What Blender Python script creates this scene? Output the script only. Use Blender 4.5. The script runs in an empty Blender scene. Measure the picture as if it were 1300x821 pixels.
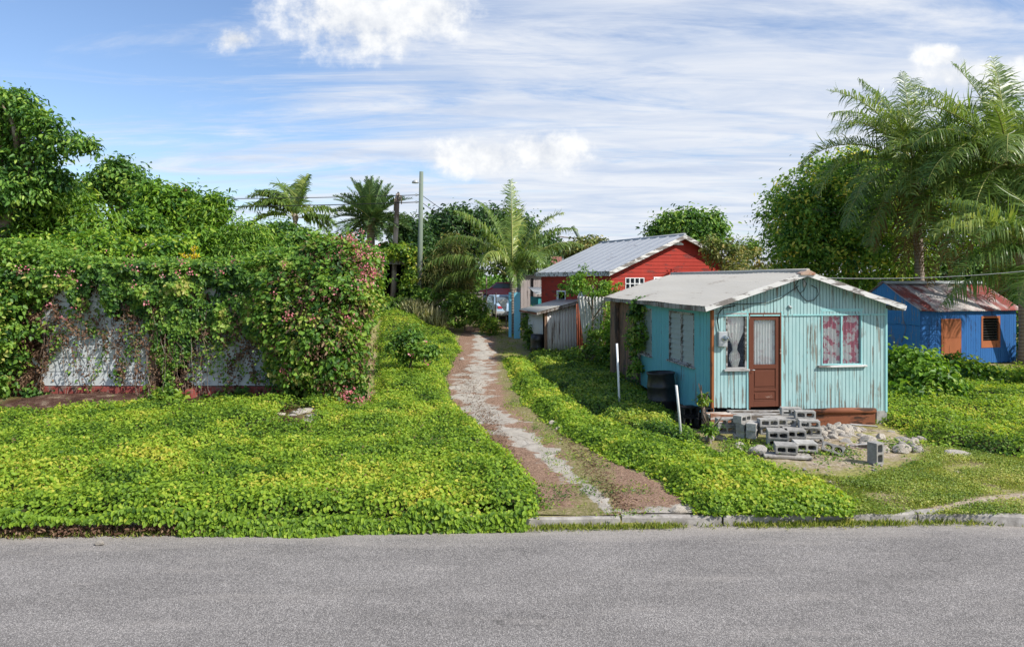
import bpy, math, random
import numpy as np
from mathutils import Vector, Matrix, Quaternion

sc = bpy.context.scene
COL = sc.collection
R = math.radians
# ------------------------------------------------------------------ camera
F = 939.0; HX = 650.0; HY = 355.0; CZ = 3.4          # photo pixels: focal, horizon
cam_d = bpy.data.cameras.new('camera'); cam = bpy.data.objects.new('camera', cam_d); COL.objects.link(cam)
cam.location = (0, 0, CZ); cam.rotation_euler = (R(90), 0, 0)
cam_d.sensor_width = 36; cam_d.lens = 36 * F / 1300
cam_d.shift_y = -(410.5 - HY) / 1300
cam_d.clip_start = 0.1; cam_d.clip_end = 3000
sc.camera = cam
# ------------------------------------------------------------------ sun + sky
SUN = Vector((0.74, -0.45, 0.80)).normalized()
sd = bpy.data.lights.new('sun', 'SUN'); sun = bpy.data.objects.new('sun', sd); COL.objects.link(sun)
sd.energy = 4.3; sd.angle = R(0.55); sd.color = (1.0, 0.955, 0.88)
sun.rotation_euler = (-SUN).to_track_quat('-Z', 'Y').to_euler()
sun.location = (20, -10, 30)
world = bpy.data.worlds.new('World'); sc.world = world; world.use_nodes = True
wt = world.node_tree; wt.nodes.clear()
def wn(t, **k):
    n = wt.nodes.new(t)
    for a, b in k.items(): setattr(n, a, b)
    return n
def wl(a, b): wt.links.new(a, b)
def wmath(op, a, b=None, c=None, clamp=False):
    n = wn('ShaderNodeMath', operation=op); n.use_clamp = clamp
    for i, v in enumerate((a, b, c)):
        if v is None: continue
        if isinstance(v, (int, float)): n.inputs[i].default_value = v
        else: wl(v, n.inputs[i])
    return n.outputs[0]
def wsmooth(x, lo, hi):
    n = wn('ShaderNodeMapRange', interpolation_type='SMOOTHSTEP')
    wl(x, n.inputs[0]); n.inputs[1].default_value = lo; n.inputs[2].default_value = hi
    return n.outputs[0]
sky = wn('ShaderNodeTexSky', sky_type='NISHITA'); sky.sun_disc = False
sky.sun_elevation = math.asin(SUN.z); sky.sun_rotation = math.atan2(SUN.x, SUN.y)
sky.altitude = 10; sky.air_density = 1.0; sky.dust_density = 0.6; sky.ozone_density = 2.0
tc = wn('ShaderNodeTexCoord'); sp = wn('ShaderNodeSeparateXYZ'); wl(tc.outputs['Generated'], sp.inputs[0])
X, Y, Z = sp.outputs
Ys = wmath('MAXIMUM', Y, 0.05)
U = wmath('DIVIDE', X, Ys); V = wmath('DIVIDE', Z, Ys)
# high thin cloud on a plane overhead
Zp = wmath('ADD', wmath('MAXIMUM', Z, 0.0), 0.10)
cx = wn('ShaderNodeCombineXYZ'); wl(wmath('DIVIDE', X, Zp), cx.inputs[0]); wl(wmath('DIVIDE', Y, Zp), cx.inputs[1])
mp = wn('ShaderNodeMapping'); wl(cx.outputs[0], mp.inputs[0]); mp.inputs['Rotation'].default_value = (0, 0, R(-28)); mp.inputs['Scale'].default_value = (0.5, 1.5, 1)
n1 = wn('ShaderNodeTexNoise'); wl(mp.outputs[0], n1.inputs['Vector']); n1.inputs['Scale'].default_value = 1.5; n1.inputs['Detail'].default_value = 11; n1.inputs['Roughness'].default_value = 0.66; n1.inputs['Distortion'].default_value = 0.9
n2 = wn('ShaderNodeTexNoise'); wl(cx.outputs[0], n2.inputs['Vector']); n2.inputs['Scale'].default_value = 0.35; n2.inputs['Detail'].default_value = 3
n4 = wn('ShaderNodeTexNoise'); wl(mp.outputs[0], n4.inputs['Vector']); n4.inputs['Scale'].default_value = 2.3; n4.inputs['Detail'].default_value = 10; n4.inputs['Roughness'].default_value = .62; n4.inputs['Distortion'].default_value = .6
# more cloud to the right and low down, clear blue to the upper left
bias = wmath('ADD', wmath('MULTIPLY', wsmooth(U, -0.5, 0.05), 0.19), wmath('MULTIPLY', wsmooth(V, 0.34, 0.05), 0.10))
cir = wmath('ADD', wmath('ADD', wmath('MULTIPLY', n1.outputs[0], 0.85), wmath('MULTIPLY', n2.outputs[0], 0.3)), bias)
cir = wmath('MULTIPLY', wsmooth(cir, 0.57, 0.84), 0.93)
# small cumulus puffs standing at set directions
cv = wn('ShaderNodeCombineXYZ'); wl(U, cv.inputs[0]); wl(V, cv.inputs[1])
n3 = wn('ShaderNodeTexNoise'); wl(cv.outputs[0], n3.inputs['Vector']); n3.inputs['Scale'].default_value = 17; n3.inputs['Detail'].default_value = 10; n3.inputs['Roughness'].default_value = 0.62
puff = None
for px, py, rx, ry in ((470, 22, 105, 50), (540, 12, 60, 40), (455, 8, 50, 34), (300, 50, 30, 16), (610, 200, 75, 24), (690, 194, 58, 24), (1192, 72, 34, 13), (1250, 98, 80, 20), (600, -25, 60, 20)):
    du = wmath('DIVIDE', wmath('SUBTRACT', U, (px - HX) / F), rx / F)
    dv = wmath('DIVIDE', wmath('SUBTRACT', V, (HY - py) / F), ry / F)
    d = wmath('SQRT', wmath('ADD', wmath('MULTIPLY', du, du), wmath('MULTIPLY', dv, dv)))
    d = wmath('SUBTRACT', 1.25, d)
    puff = d if puff is None else wmath('MAXIMUM', puff, d)
pm = wmath('ADD', puff, wmath('MULTIPLY', wmath('SUBTRACT', n3.outputs[0], 0.46), 3.0))
pm = wmath('MULTIPLY', wsmooth(pm, 0.0, 0.95), wsmooth(Y, 0.05, 0.3))
shade = wn('ShaderNodeValToRGB'); wl(n3.outputs[0], shade.inputs[0])
shade.color_ramp.elements[0].position = 0.35; shade.color_ramp.elements[0].color = (3.5, 3.75, 4.2, 1)
shade.color_ramp.elements[1].position = 0.6; shade.color_ramp.elements[1].color = (5.1, 5.15, 5.2, 1)
mx1 = wn('ShaderNodeMixRGB'); tint = wn('ShaderNodeMixRGB', blend_type='MULTIPLY'); tint.inputs[0].default_value = 1; wl(sky.outputs[0], tint.inputs[1]); tint.inputs[2].default_value = (.76, .79, .87, 1); wl(cir, mx1.inputs[0]); wl(tint.outputs[0], mx1.inputs[1]); cc = wn('ShaderNodeValToRGB'); wl(n4.outputs[0], cc.inputs[0]); cc.color_ramp.elements[0].position = .36; cc.color_ramp.elements[0].color = (3.05, 3.5, 4.35, 1); cc.color_ramp.elements[1].position = .6; cc.color_ramp.elements[1].color = (4.35, 4.5, 4.8, 1); wl(cc.outputs[0], mx1.inputs[2])
mx2 = wn('ShaderNodeMixRGB'); wl(pm, mx2.inputs[0]); wl(mx1.outputs[0], mx2.inputs[1]); wl(shade.outputs[0], mx2.inputs[2])
bg = wn('ShaderNodeBackground'); wl(mx2.outputs[0], bg.inputs[0]); bg.inputs[1].default_value = 0.15
wo = wn('ShaderNodeOutputWorld'); wl(bg.outputs[0], wo.inputs[0])
sc.view_settings.view_transform = 'Standard'; sc.view_settings.look = 'None'
sc.view_settings.exposure = 0.42; sc.view_settings.gamma = 1; sc.view_settings.use_curve_mapping = False

# ------------------------------------------------------------------ numeric helpers
def ss(a, b, x):
    t = np.clip((np.asarray(x, float) - a) / (b - a), 0, 1); return t * t * (3 - 2 * t)
_tab = np.random.RandomState(7).rand(64, 64)
def vnoise(x, y):
    xi = np.floor(x).astype(int); yi = np.floor(y).astype(int); fx = x - xi; fy = y - yi
    fx = fx * fx * (3 - 2 * fx); fy = fy * fy * (3 - 2 * fy)
    g = lambda i, j: _tab[i % 64, j % 64]
    return (g(xi, yi) * (1 - fx) + g(xi + 1, yi) * fx) * (1 - fy) + (g(xi, yi + 1) * (1 - fx) + g(xi + 1, yi + 1) * fx) * fy
def fbm(x, y, o=4):
    s = 0; a = .5; t = 0
    for k in range(o):
        s = s + a * vnoise(x * 2 ** k + 17.3 * k, y * 2 ** k + 5.1 * k); t += a; a *= .5
    return s / t
def kerb_y(x): return 10.55 + 0.038 * np.asarray(x, float)
def gz(x, y):
    x = np.asarray(x, float); y = np.asarray(y, float)
    z = 1.1 * ss(28, 50, y) + 1.0 * ss(27, 39, y) * ss(-3.2, -6.5, x)
    z = z + (fbm(x * .35 + 9, y * .35) - .5) * .16 * ss(12, 18, y)
    return z
def gpt(px, py):                                   # ground point that stands behind a photo pixel
    lo, hi = 4.0, 120.0
    for _ in range(50):
        m = (lo + hi) / 2; x = (px - HX) / F * m; z = CZ - (py - HY) / F * m
        if z > float(gz(x, m)): lo = m
        else: hi = m
    return ((px - HX) / F * m, m)
def at(px, py, D): return Vector(((px - HX) / F * D, D, CZ - (py - HY) / F * D))
def poly(pts): return np.array([gpt(*p) for p in pts])
def inside(P, x, y):
    r = np.zeros(x.shape, bool); n = len(P)
    for i in range(n):
        x1, y1 = P[i]; x2, y2 = P[(i + 1) % n]
        c = ((y1 > y) != (y2 > y)); r ^= c & (x < (x2 - x1) * (y - y1) / (y2 - y1 + 1e-12) + x1)
    return r
def edist(P, x, y, closed=True):
    d = np.full(x.shape, 1e9); n = len(P)
    for i in range(n if closed else n - 1):
        a = P[i]; b = P[(i + 1) % n]; ab = b - a; L = (ab ** 2).sum() + 1e-12
        t = np.clip(((x - a[0]) * ab[0] + (y - a[1]) * ab[1]) / L, 0, 1)
        d = np.minimum(d, np.hypot(x - a[0] - t * ab[0], y - a[1] - t * ab[1]))
    return d
def unit(a): return a / (np.linalg.norm(a, axis=-1, keepdims=True) + 1e-9)

# ------------------------------------------------------------------ object helpers
def empty(name, loc, rz=0.0):
    o = bpy.data.objects.new(name, None); COL.objects.link(o); o.location = loc; o.rotation_euler = (0, 0, rz)
    o.empty_display_size = .2; return o
def tag(o, label=None, cat=None, group=None, kind=None):
    if label: o['label'] = label
    if cat: o['category'] = cat
    if group: o['group'] = group
    if kind: o['kind'] = kind
    return o
def copy_tree(o, parent=None):
    c = o.copy(); COL.objects.link(c); c.parent = parent
    for ch in list(o.children): copy_tree(ch, c)
    return c
class MB:
    def __init__(s): s.v = []; s.f = []; s.mi = []; s.m = 0; s.sm = []
    def add(s, vs, fs, smooth=False):
        b = len(s.v); s.v += [tuple(p) for p in vs]
        for f in fs: s.f.append([b + i for i in f]); s.mi.append(s.m); s.sm.append(smooth)
        return s
    def box(s, x0, x1, y0, y1, z0, z1, M=None, zt=None):
        # zt=(left,right) gives separate top heights
        za, zb = (z1, z1) if zt is None else zt
        vs = [(x0, y0, z0), (x1, y0, z0), (x1, y1, z0), (x0, y1, z0), (x0, y0, za), (x1, y0, zb), (x1, y1, zb), (x0, y1, za)]
        if M is not None: vs = [M @ Vector(p) for p in vs]
        return s.add(vs, [(0, 3, 2, 1), (4, 5, 6, 7), (0, 1, 5, 4), (1, 2, 6, 5), (2, 3, 7, 6), (3, 0, 4, 7)])
    def beam(s, a, b, w, h, up=(0, 0, 1)):
        a = Vector(a); b = Vector(b); d = (b - a); L = d.length; d.normalize()
        u = Vector(up); sx = d.cross(u)
        if sx.length < 1e-3: sx = d.cross(Vector((0, 1, 0)))
        sx.normalize(); uz = sx.cross(d)
        vs = []
        for p in (a, b):
            for i, j in ((-1, -1), (1, -1), (1, 1), (-1, 1)): vs.append(p + sx * (i * w / 2) + uz * (j * h / 2))
        return s.add(vs, [(0, 1, 2, 3), (7, 6, 5, 4), (0, 4, 5, 1), (1, 5, 6, 2), (2, 6, 7, 3), (3, 7, 4, 0)])
    def tube(s, pts, rad, n=8, cap=True):
        pts = [Vector(p) for p in pts]
        if isinstance(rad, (int, float)): rad = [rad] * len(pts)
        b = []; ref = Vector((0.13, 0.97, 0.21)).normalized()
        for i, p in enumerate(pts):
            t = (pts[min(i + 1, len(pts) - 1)] - pts[max(i - 1, 0)]).normalized()
            u = t.cross(ref)
            if u.length < .05: u = t.cross(Vector((1, 0, 0)))
            u.normalize(); w = t.cross(u)
            for k in range(n):
                a = 2 * math.pi * k / n; b.append(p + (u * math.cos(a) + w * math.sin(a)) * rad[i])
        fs = [(i * n + k, i * n + (k + 1) % n, (i + 1) * n + (k + 1) % n, (i + 1) * n + k) for i in range(len(pts) - 1) for k in range(n)]
        s.add(b, fs, True)
        if cap:
            base = len(s.v) - len(b); m = len(pts) - 1
            s.f.append([base + k for k in range(n)][::-1]); s.mi.append(s.m); s.sm.append(False)
            s.f.append([base + m * n + k for k in range(n)]); s.mi.append(s.m); s.sm.append(False)
        return s
    def lathe(s, prof, n=24, c=(0, 0, 0)):
        vs = [(c[0] + r * math.cos(2 * math.pi * k / n), c[1] + r * math.sin(2 * math.pi * k / n), c[2] + z) for r, z in prof for k in range(n)]
        fs = [(i * n + k, i * n + (k + 1) % n, (i + 1) * n + (k + 1) % n, (i + 1) * n + k) for i in range(len(prof) - 1) for k in range(n)]
        return s.add(vs, fs, True)
    def build(s, name, mats, parent=None, bevel=0, solid=0):
        me = bpy.data.meshes.new(name); me.from_pydata(s.v, [], s.f)
        for m in (mats if isinstance(mats, (list, tuple)) else [mats]): me.materials.append(m)
        me.polygons.foreach_set('material_index', s.mi); me.polygons.foreach_set('use_smooth', s.sm); me.update()
        o = bpy.data.objects.new(name, me); COL.objects.link(o)
        if parent: o.parent = parent
        if solid:
            md = o.modifiers.new('s', 'SOLIDIFY'); md.thickness = solid; md.offset = -1
        if bevel:
            md = o.modifiers.new('b', 'BEVEL'); md.width = bevel; md.segments = 1; md.limit_method = 'ANGLE'; md.angle_limit = R(40)
        return o
def npmesh(name, V, faces_list, mats, attr=None, parent=None, smooth=False, mat_idx=None):
    """V (n,3); faces_list: list of int arrays (m,k)"""
    me = bpy.data.meshes.new(name); me.vertices.add(len(V)); me.vertices.foreach_set('co', V.astype(np.float32).ravel())
    loops = np.concatenate([f.ravel() for f in faces_list]).astype(np.int32)
    tot = np.concatenate([np.full(len(f), f.shape[1]) for f in faces_list]).astype(np.int32)
    st = np.concatenate([[0], np.cumsum(tot)[:-1]]).astype(np.int32)
    me.loops.add(len(loops)); me.loops.foreach_set('vertex_index', loops)
    me.polygons.add(len(tot)); me.polygons.foreach_set('loop_start', st)
    if mat_idx is not None: me.polygons.foreach_set('material_index', mat_idx.astype(np.int32))
    if smooth: me.polygons.foreach_set('use_smooth', np.ones(len(tot), bool) if smooth is True else smooth)
    me.update(calc_edges=True); me.validate()
    for k, a in (attr or {}).items():
        at_ = me.attributes.new(k, 'FLOAT', 'POINT'); at_.data.foreach_set('value', a.astype(np.float32))
    for m in (mats if isinstance(mats, (list, tuple)) else [mats]): me.materials.append(m)
    o = bpy.data.objects.new(name, me); COL.objects.link(o)
    if parent: o.parent = parent
    return o
class Leaves:
    """collects leaf quads: folded, tapering six-point leaves"""
    def __init__(s): s.V = []; s.a = []; s.n = 0; s.m = []
    def add(s, P, N, T, L, W, v, fold=.18, droop=.15, mi=0):
        n = len(P)
        if n == 0: return s
        N = unit(N); T = unit(T - N * (T * N).sum(1, keepdims=True)); B = np.cross(N, T)
        L = np.broadcast_to(L, (n,))[:, None]; W = np.broadcast_to(W, (n,))[:, None]
        up = N * fold * W
        l1 = P + T * L * .28 + B * W * .5 + up; l2 = P + T * L * .68 + B * W * .4 + up * .8 - N * droop * L * .4
        r1 = P + T * L * .28 - B * W * .5 + up; r2 = P + T * L * .68 - B * W * .4 + up * .8 - N * droop * L * .4
        tip = P + T * L - N * droop * L
        s.V.append(np.stack([P, l1, l2, tip, r2, r1], 1).reshape(-1, 3)); s.a.append(np.repeat(np.broadcast_to(v, (n,)), 6)); s.m.append(np.full(n, mi)); s.n += n
        return s
    def build(s, name, mats, parent=None, extra=None):
        V = np.concatenate(s.V); a = np.concatenate(s.a); b = np.arange(s.n)[:, None] * 6
        q = np.concatenate([b + [0, 3, 2, 1], b + [0, 5, 4, 3]]); mi = np.concatenate(s.m); mi = np.concatenate([mi, mi])
        if extra is not None:
            EV, EF, ei = extra; q = np.concatenate([q, EF + len(V)]); V = np.concatenate([V, EV]); a = np.concatenate([a, np.full(len(EV), .5)]); mi = np.concatenate([mi, np.full(len(EF), ei)])
        return npmesh(name, V, [q], mats, {'v': a}, parent, mat_idx=mi)

# ------------------------------------------------------------------ materials
MATS = {}
class MT:
    def __init__(s, name, rough=.7, spec=.3, metal=0):
        s.m = bpy.data.materials.new(name); s.m.use_nodes = True; s.t = s.m.node_tree; MATS[name] = s.m
        s.b = s.t.nodes['Principled BSDF']; s.b.inputs['Roughness'].default_value = rough
        s.b.inputs['Specular IOR Level'].default_value = spec; s.b.inputs['Metallic'].default_value = metal
        s.tc = s.t.nodes.new('ShaderNodeTexCoord')
    def lk(s, a, b): s.t.links.new(a, b)
    def nd(s, t, **k):
        n = s.t.nodes.new(t)
        for a, b in k.items(): setattr(n, a, b)
        return n
    def map(s, scale=(1, 1, 1), rot=(0, 0, 0), coord='Object'):
        n = s.nd('ShaderNodeMapping'); s.lk(s.tc.outputs[coord], n.inputs[0]); n.inputs['Scale'].default_value = scale; n.inputs['Rotation'].default_value = rot; return n.outputs[0]
    def noise(s, scale, detail=5, rough=.55, stretch=(1, 1, 1), dist=0, coord='Object'):
        n = s.nd('ShaderNodeTexNoise'); s.lk(s.map(stretch, coord=coord), n.inputs['Vector']); n.inputs['Scale'].default_value = scale
        n.inputs['Detail'].default_value = detail; n.inputs['Roughness'].default_value = rough; n.inputs['Distortion'].default_value = dist; return n.outputs[0]
    def vor(s, scale, feature='F1', stretch=(1, 1, 1), out='Distance'):
        n = s.nd('ShaderNodeTexVoronoi', feature=feature); s.lk(s.map(stretch), n.inputs['Vector']); n.inputs['Scale'].default_value = scale; return n.outputs[out]
    def ramp(s, x, stops):
        n = s.nd('ShaderNodeValToRGB'); s.lk(x, n.inputs[0]); e = n.color_ramp.elements
        while len(e) < len(stops): e.new(.5)
        for i, (p, c) in enumerate(stops):
            e[i].position = p; e[i].color = (c if isinstance(c, (tuple, list)) else (c, c, c)) + (1,) if not isinstance(c, (int, float)) else (c, c, c, 1)
        return n.outputs[0]
    def mix(s, f, a, b, mode='MIX'):
        n = s.nd('ShaderNodeMixRGB', blend_type=mode)
        for i, v in enumerate((f, a, b)):
            if isinstance(v, (int, float)): n.inputs[i].default_value = v if i == 0 else (v, v, v, 1)
            elif isinstance(v, tuple): n.inputs[i].default_value = v + (1,)
            else: s.lk(v, n.inputs[i])
        return n.outputs[0]
    def math(s, op, a, b=0.0, clamp=False):
        n = s.nd('ShaderNodeMath', operation=op); n.use_clamp = clamp
        for i, v in enumerate((a, b)):
            if isinstance(v, (int, float)): n.inputs[i].default_value = v
            else: s.lk(v, n.inputs[i])
        return n.outputs[0]
    def attr(s, name): 
        n = s.nd('ShaderNodeAttribute', attribute_name=name); return n.outputs['Fac']
    def col(s, c):
        if isinstance(c, tuple): s.b.inputs['Base Color'].default_value = c + (1,)
        else: s.lk(c, s.b.inputs['Base Color'])
        return s
    def rough(s, x): s.lk(x, s.b.inputs['Roughness']); return s
    def bump(s, h, strength=.4, dist=.01):
        n = s.nd('ShaderNodeBump'); n.inputs['Strength'].default_value = strength; n.inputs['Distance'].default_value = dist
        s.lk(h, n.inputs['Height']); s.lk(n.outputs[0], s.b.inputs['Normal']); return s
def foliage(name, stops, trans=.35, rough=.45, spec=.35):
    m = MT(name, rough, spec); c = m.ramp(m.attr('v'), stops); m.col(c)
    tr = m.nd('ShaderNodeBsdfTranslucent'); m.lk(m.mix(1.0, c, (1.25, 1.2, .6), 'MULTIPLY'), tr.inputs[0])
    mx = m.nd('ShaderNodeMixShader'); mx.inputs[0].default_value = trans; m.lk(m.b.outputs[0], mx.inputs[1]); m.lk(tr.outputs[0], mx.inputs[2])
    m.lk(mx.outputs[0], m.t.nodes['Material Output'].inputs[0]); return m.m
def weathered(name, paint, wood, scale=9, amount=.52, streak=(1, 1, .12), rough=.75, var=.12, bumpd=.004, paint2=None, low=0):
    m = MT(name, rough, .2)
    n = m.noise(scale, 8, .65, streak); n2 = m.noise(1.6, 4, .6)
    f = m.math('ADD', n, m.math('MULTIPLY', m.math('SUBTRACT', n2, .5), .5))
    if low:
        z_ = m.nd('ShaderNodeSeparateXYZ'); m.lk(m.tc.outputs['Object'], z_.inputs[0]); r_ = m.nd('ShaderNodeMapRange'); m.lk(z_.outputs[2], r_.inputs[0]); r_.inputs[1].default_value = 1.1; r_.inputs[2].default_value = .3; r_.inputs[3].default_value = 0; r_.inputs[4].default_value = low
        f = m.math('ADD', f, r_.outputs[0])
    f = m.ramp(f, [(amount, 0.0), (amount + .05, 1.0)])
    pv = m.mix(m.noise(3.5, 5, .6, (1, 1, .4)), paint, paint2 or tuple(min(1, c * (1 + 3 * var)) for c in paint))
    fine = m.noise(40, 4, .6, (1, 1, .1))
    w = m.mix(fine, tuple(c * .6 for c in wood), tuple(min(1, c * 1.4) for c in wood))
    m.col(m.mix(f, pv, w)); m.bump(m.math('SUBTRACT', m.math('MULTIPLY', fine, .4), f), .5, bumpd); return m.m
# ground family
g = MT('ground', .95, .1)
soil = g.ramp(g.noise(14, 8, .75), [(.3, (.13, .085, .055)), (.5, (.27, .2, .13)), (.68, (.5, .42, .32))])
turf = g.ramp(g.noise(22, 8, .75), [(.3, (.13, .125, .035)), (.5, (.27, .27, .075)), (.66, (.44, .4, .17))])
patch = g.ramp(g.noise(1.1, 7, .7), [(.42, 0.0), (.58, 1.0)])
gm = g.mix(g.math('MULTIPLY', patch, .8), turf, soil)
sand = g.ramp(g.noise(9, 9, .7), [(.32, (.2, .14, .1)), (.5, (.42, .34, .26)), (.7, (.6, .52, .42))])
gm = g.mix(g.ramp(g.math('ADD', g.attr('sand'), g.math('MULTIPLY', g.math('SUBTRACT', g.noise(6, 6, .7), .5), 1.1)), [(.4, 0.0), (.62, 1.0)]), gm, sand)
litter = g.ramp(g.noise(30, 6, .8), [(.3, (.018, .012, .008)), (.6, (.09, .045, .028)), (.75, (.2, .12, .08))])
gm = g.mix(g.attr('dark'), gm, litter)
g.col(gm).bump(g.noise(25, 8, .75), .8, .03)
g = MT('path', .95, .1)
wn_ = g.math('ADD', g.attr('white'), g.math('MULTIPLY', g.math('SUBTRACT', g.noise(1.15, 7, .66), .5), 3.4))
lit = g.mix(g.ramp(g.noise(26, 7, .85), [(.42, 0.0), (.58, 1.0)]), (.13, .072, .048), (.38, .25, .175))
lit = g.mix(g.ramp(g.noise(70, 3, .9), [(.58, 0.0), (.68, 1.0)]), lit, (.55, .45, .36))
grs = g.ramp(g.noise(18, 9, .85), [(.34, (.07, .07, .025)), (.48, (.2, .19, .07)), (.56, (.3, .23, .14)), (.68, (.46, .4, .27))])
base = g.mix(g.ramp(g.math('ADD', g.attr('grass'), g.math('MULTIPLY', g.math('SUBTRACT', g.noise(3, 7, .75), .5), 1.3)), [(.42, 0.0), (.6, 1.0)]), lit, grs)
rk = g.ramp(g.noise(5, 10, .75), [(.25, (.25, .21, .165)), (.45, (.4, .36, .305)), (.75, (.53, .49, .43))])
crack = g.ramp(g.vor(2.2, 'DISTANCE_TO_EDGE', (1, 1, 1)), [(0, 0.55), (.03, 1.0)])
rk = g.mix(1.0, rk, crack, 'MULTIPLY')
g.col(g.mix(g.ramp(wn_, [(.5, 0.0), (.62, 1.0)]), base, rk)).bump(g.math('ADD', g.noise(30, 8, .8), g.math('MULTIPLY', wn_, .6)), .9, .025)
g = MT('asphalt', .93, .15)
ag = g.nd('ShaderNodeTexVoronoi'); g.lk(g.map(), ag.inputs[0]); ag.inputs['Scale'].default_value = 90
a1 = g.ramp(ag.outputs['Color'], [(.1, (.08, .074, .07)), (.5, (.24, .222, .21)), (.85, (.48, .445, .415))])
dk = g.ramp(ag.outputs['Distance'], [(.35, 1.0), (.7, .35)])
a1 = g.mix(1.0, a1, dk, 'MULTIPLY')
a1 = g.mix(g.math('MULTIPLY', g.noise(190, 3, .7), .35), a1, (.5, .47, .45))
lowf = g.ramp(g.noise(.6, 7, .65, (1, 2.5, 1)), [(.3, .82), (.7, 1.14)])
a1 = g.mix(1.0, a1, lowf, 'MULTIPLY')
sy_ = g.nd('ShaderNodeSeparateXYZ'); g.lk(g.tc.outputs['Object'], sy_.inputs[0])
edge = g.nd('ShaderNodeMapRange'); g.lk(g.math('SUBTRACT', sy_.outputs[1], g.math('MULTIPLY', sy_.outputs[0], .038)), edge.inputs[0]); edge.inputs[1].default_value = 9.7; edge.inputs[2].default_value = 10.6; edge.inputs[3].default_value = 0; edge.inputs[4].default_value = .45
dust = g.ramp(g.math('ADD', g.noise(1.6, 8, .7, (.4, 2, 1)), edge.outputs[0]), [(.55, 0.0), (.95, .6)])
ck = g.nd('ShaderNodeTexVoronoi', feature='DISTANCE_TO_EDGE'); mp2 = g.nd('ShaderNodeVectorMath', operation='ADD'); g.lk(g.map((.35, .6, 1)), mp2.inputs[0]); nz_ = g.nd('ShaderNodeTexNoise'); g.lk(g.tc.outputs['Object'], nz_.inputs['Vector']); nz_.inputs['Scale'].default_value = 1.5; nz_.inputs['Detail'].default_value = 6; g.lk(nz_.outputs['Color'], mp2.inputs[1]); g.lk(mp2.outputs[0], ck.inputs['Vector']); ck.inputs['Scale'].default_value = .8
crk = g.math('MULTIPLY', g.ramp(ck.outputs['Distance'], [(0, 1.0), (.008, 0.0)]), g.ramp(g.noise(.5, 3, .5), [(.5, 0.0), (.6, .55)]))
a1 = g.mix(crk, a1, (.05, .048, .045))
g.col(g.mix(dust, a1, (.42, .38, .34))).bump(g.math('ADD', ag.outputs['Distance'], g.noise(60, 5, .7)), .8, .008)
def concrete(name, lo, hi, sc_=6, b=.006):
    g = MT(name, .92, .15); c = g.ramp(g.noise(sc_, 9, .68), [(.3, lo), (.7, hi)])
    st = g.ramp(g.noise(1.7, 6, .7, (1, 1, .5)), [(.45, 1.0), (.75, .55)])
    g.col(g.mix(1.0, c, st, 'MULTIPLY')).bump(g.noise(60, 6, .8), .7, b); return g.m
kerbm = concrete('kerb_concrete', (.2, .18, .16), (.5, .47, .43))
def concrete2(name, lo, hi, sc_, b):
    m_ = concrete(name, lo, hi, sc_, b); t = m_.node_tree; bs = t.nodes['Principled BSDF']; src = bs.inputs['Base Color'].links[0].from_socket
    oi = t.nodes.new('ShaderNodeObjectInfo'); mr = t.nodes.new('ShaderNodeMapRange'); mr.inputs[3].default_value = .72; mr.inputs[4].default_value = 1.12; t.links.new(oi.outputs['Random'], mr.inputs[0])
    mm = t.nodes.new('ShaderNodeMixRGB'); mm.blend_type = 'MULTIPLY'; mm.inputs[0].default_value = 1; t.links.new(src, mm.inputs[1]); t.links.new(mr.outputs[0], mm.inputs[2]); t.links.new(mm.outputs[0], bs.inputs['Base Color']); return m_
blockm = concrete2('block_concrete', (.27, .26, .245), (.56, .54, .5), 9, .004)
darkblock = concrete('black_block', (.008, .008, .009), (.03, .03, .032), 9, .004)
g = MT('rock', .9, .2)
g.col(g.mix(g.nd('ShaderNodeObjectInfo').outputs['Random'], g.ramp(g.noise(5, 9, .7), [(.3, (.25, .2, .15)), (.6, (.6, .54, .45))]), g.ramp(g.noise(7, 9, .7), [(.3, (.2, .18, .165)), (.6, (.46, .43, .39))]))).bump(g.noise(9, 8, .7), .9, .03)
tealf = weathered('teal_paint_front', (.24, .44, .445), (.22, .23, .2), 17, .57, (1, 1, .05), paint2=(.45, .6, .59), low=.05)
teals = weathered('teal_paint_side', (.13, .42, .47), (.2, .26, .27), 10, .62, (1, 1, .08), paint2=(.2, .52, .56))
tealtrim = weathered('teal_trim', (.25, .48, .48), (.2, .18, .16), 12, .6)
whitewood = weathered('white_weathered_wood', (.55, .54, .52), (.2, .18, .165), 10, .5, (.15, 1, 1))
greywood = weathered('grey_weathered_wood', (.28, .26, .24), (.14, .11, .09), 10, .48, (1, 1, .08))
greysill = weathered('grey_sill_wood', (.34, .33, .32), (.12, .1, .08), 10, .5, (.1, 1, 1))
brownwood = weathered('brown_weathered_wood', (.2, .12, .08), (.1, .075, .06), 8, .5, (1, 1, .1))
doorm = weathered('brown_red_door_paint', (.105, .035, .02), (.34, .25, .2), 8, .64, (.25, 1, .5), rough=.55, paint2=(.17, .06, .035))
rustpost = weathered('rust_brown_paint', (.24, .085, .03), (.09, .05, .035), 12, .56)
skirt = weathered('rotten_red_brown_boards', (.15, .05, .028), (.06, .03, .02), 9, .5, (.15, 1, 1), paint2=(.26, .1, .05))
peel = weathered('peeling_white_brown_board', (.5, .45, .4), (.26, .12, .07), 6, .46, (.12, 1, 1))
blue1 = weathered('blue_paint_front', (.02, .1, .31), (.03, .07, .18), 8, .58, (1, 1, .1), paint2=(.04, .16, .42))
blue2 = weathered('blue_paint_side', (.08, .28, .55), (.25, .31, .35), 9, .56, (1, 1, .12), paint2=(.06, .28, .56))
blueorange = weathered('orange_brown_paint', (.32, .11, .05), (.16, .06, .03), 9, .6, rough=.6)
red1 = weathered('red_paint', (.3, .028, .02), (.2, .04, .035), 6, .56, (.2, .2, 1), rough=.7, paint2=(.42, .05, .035))
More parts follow.
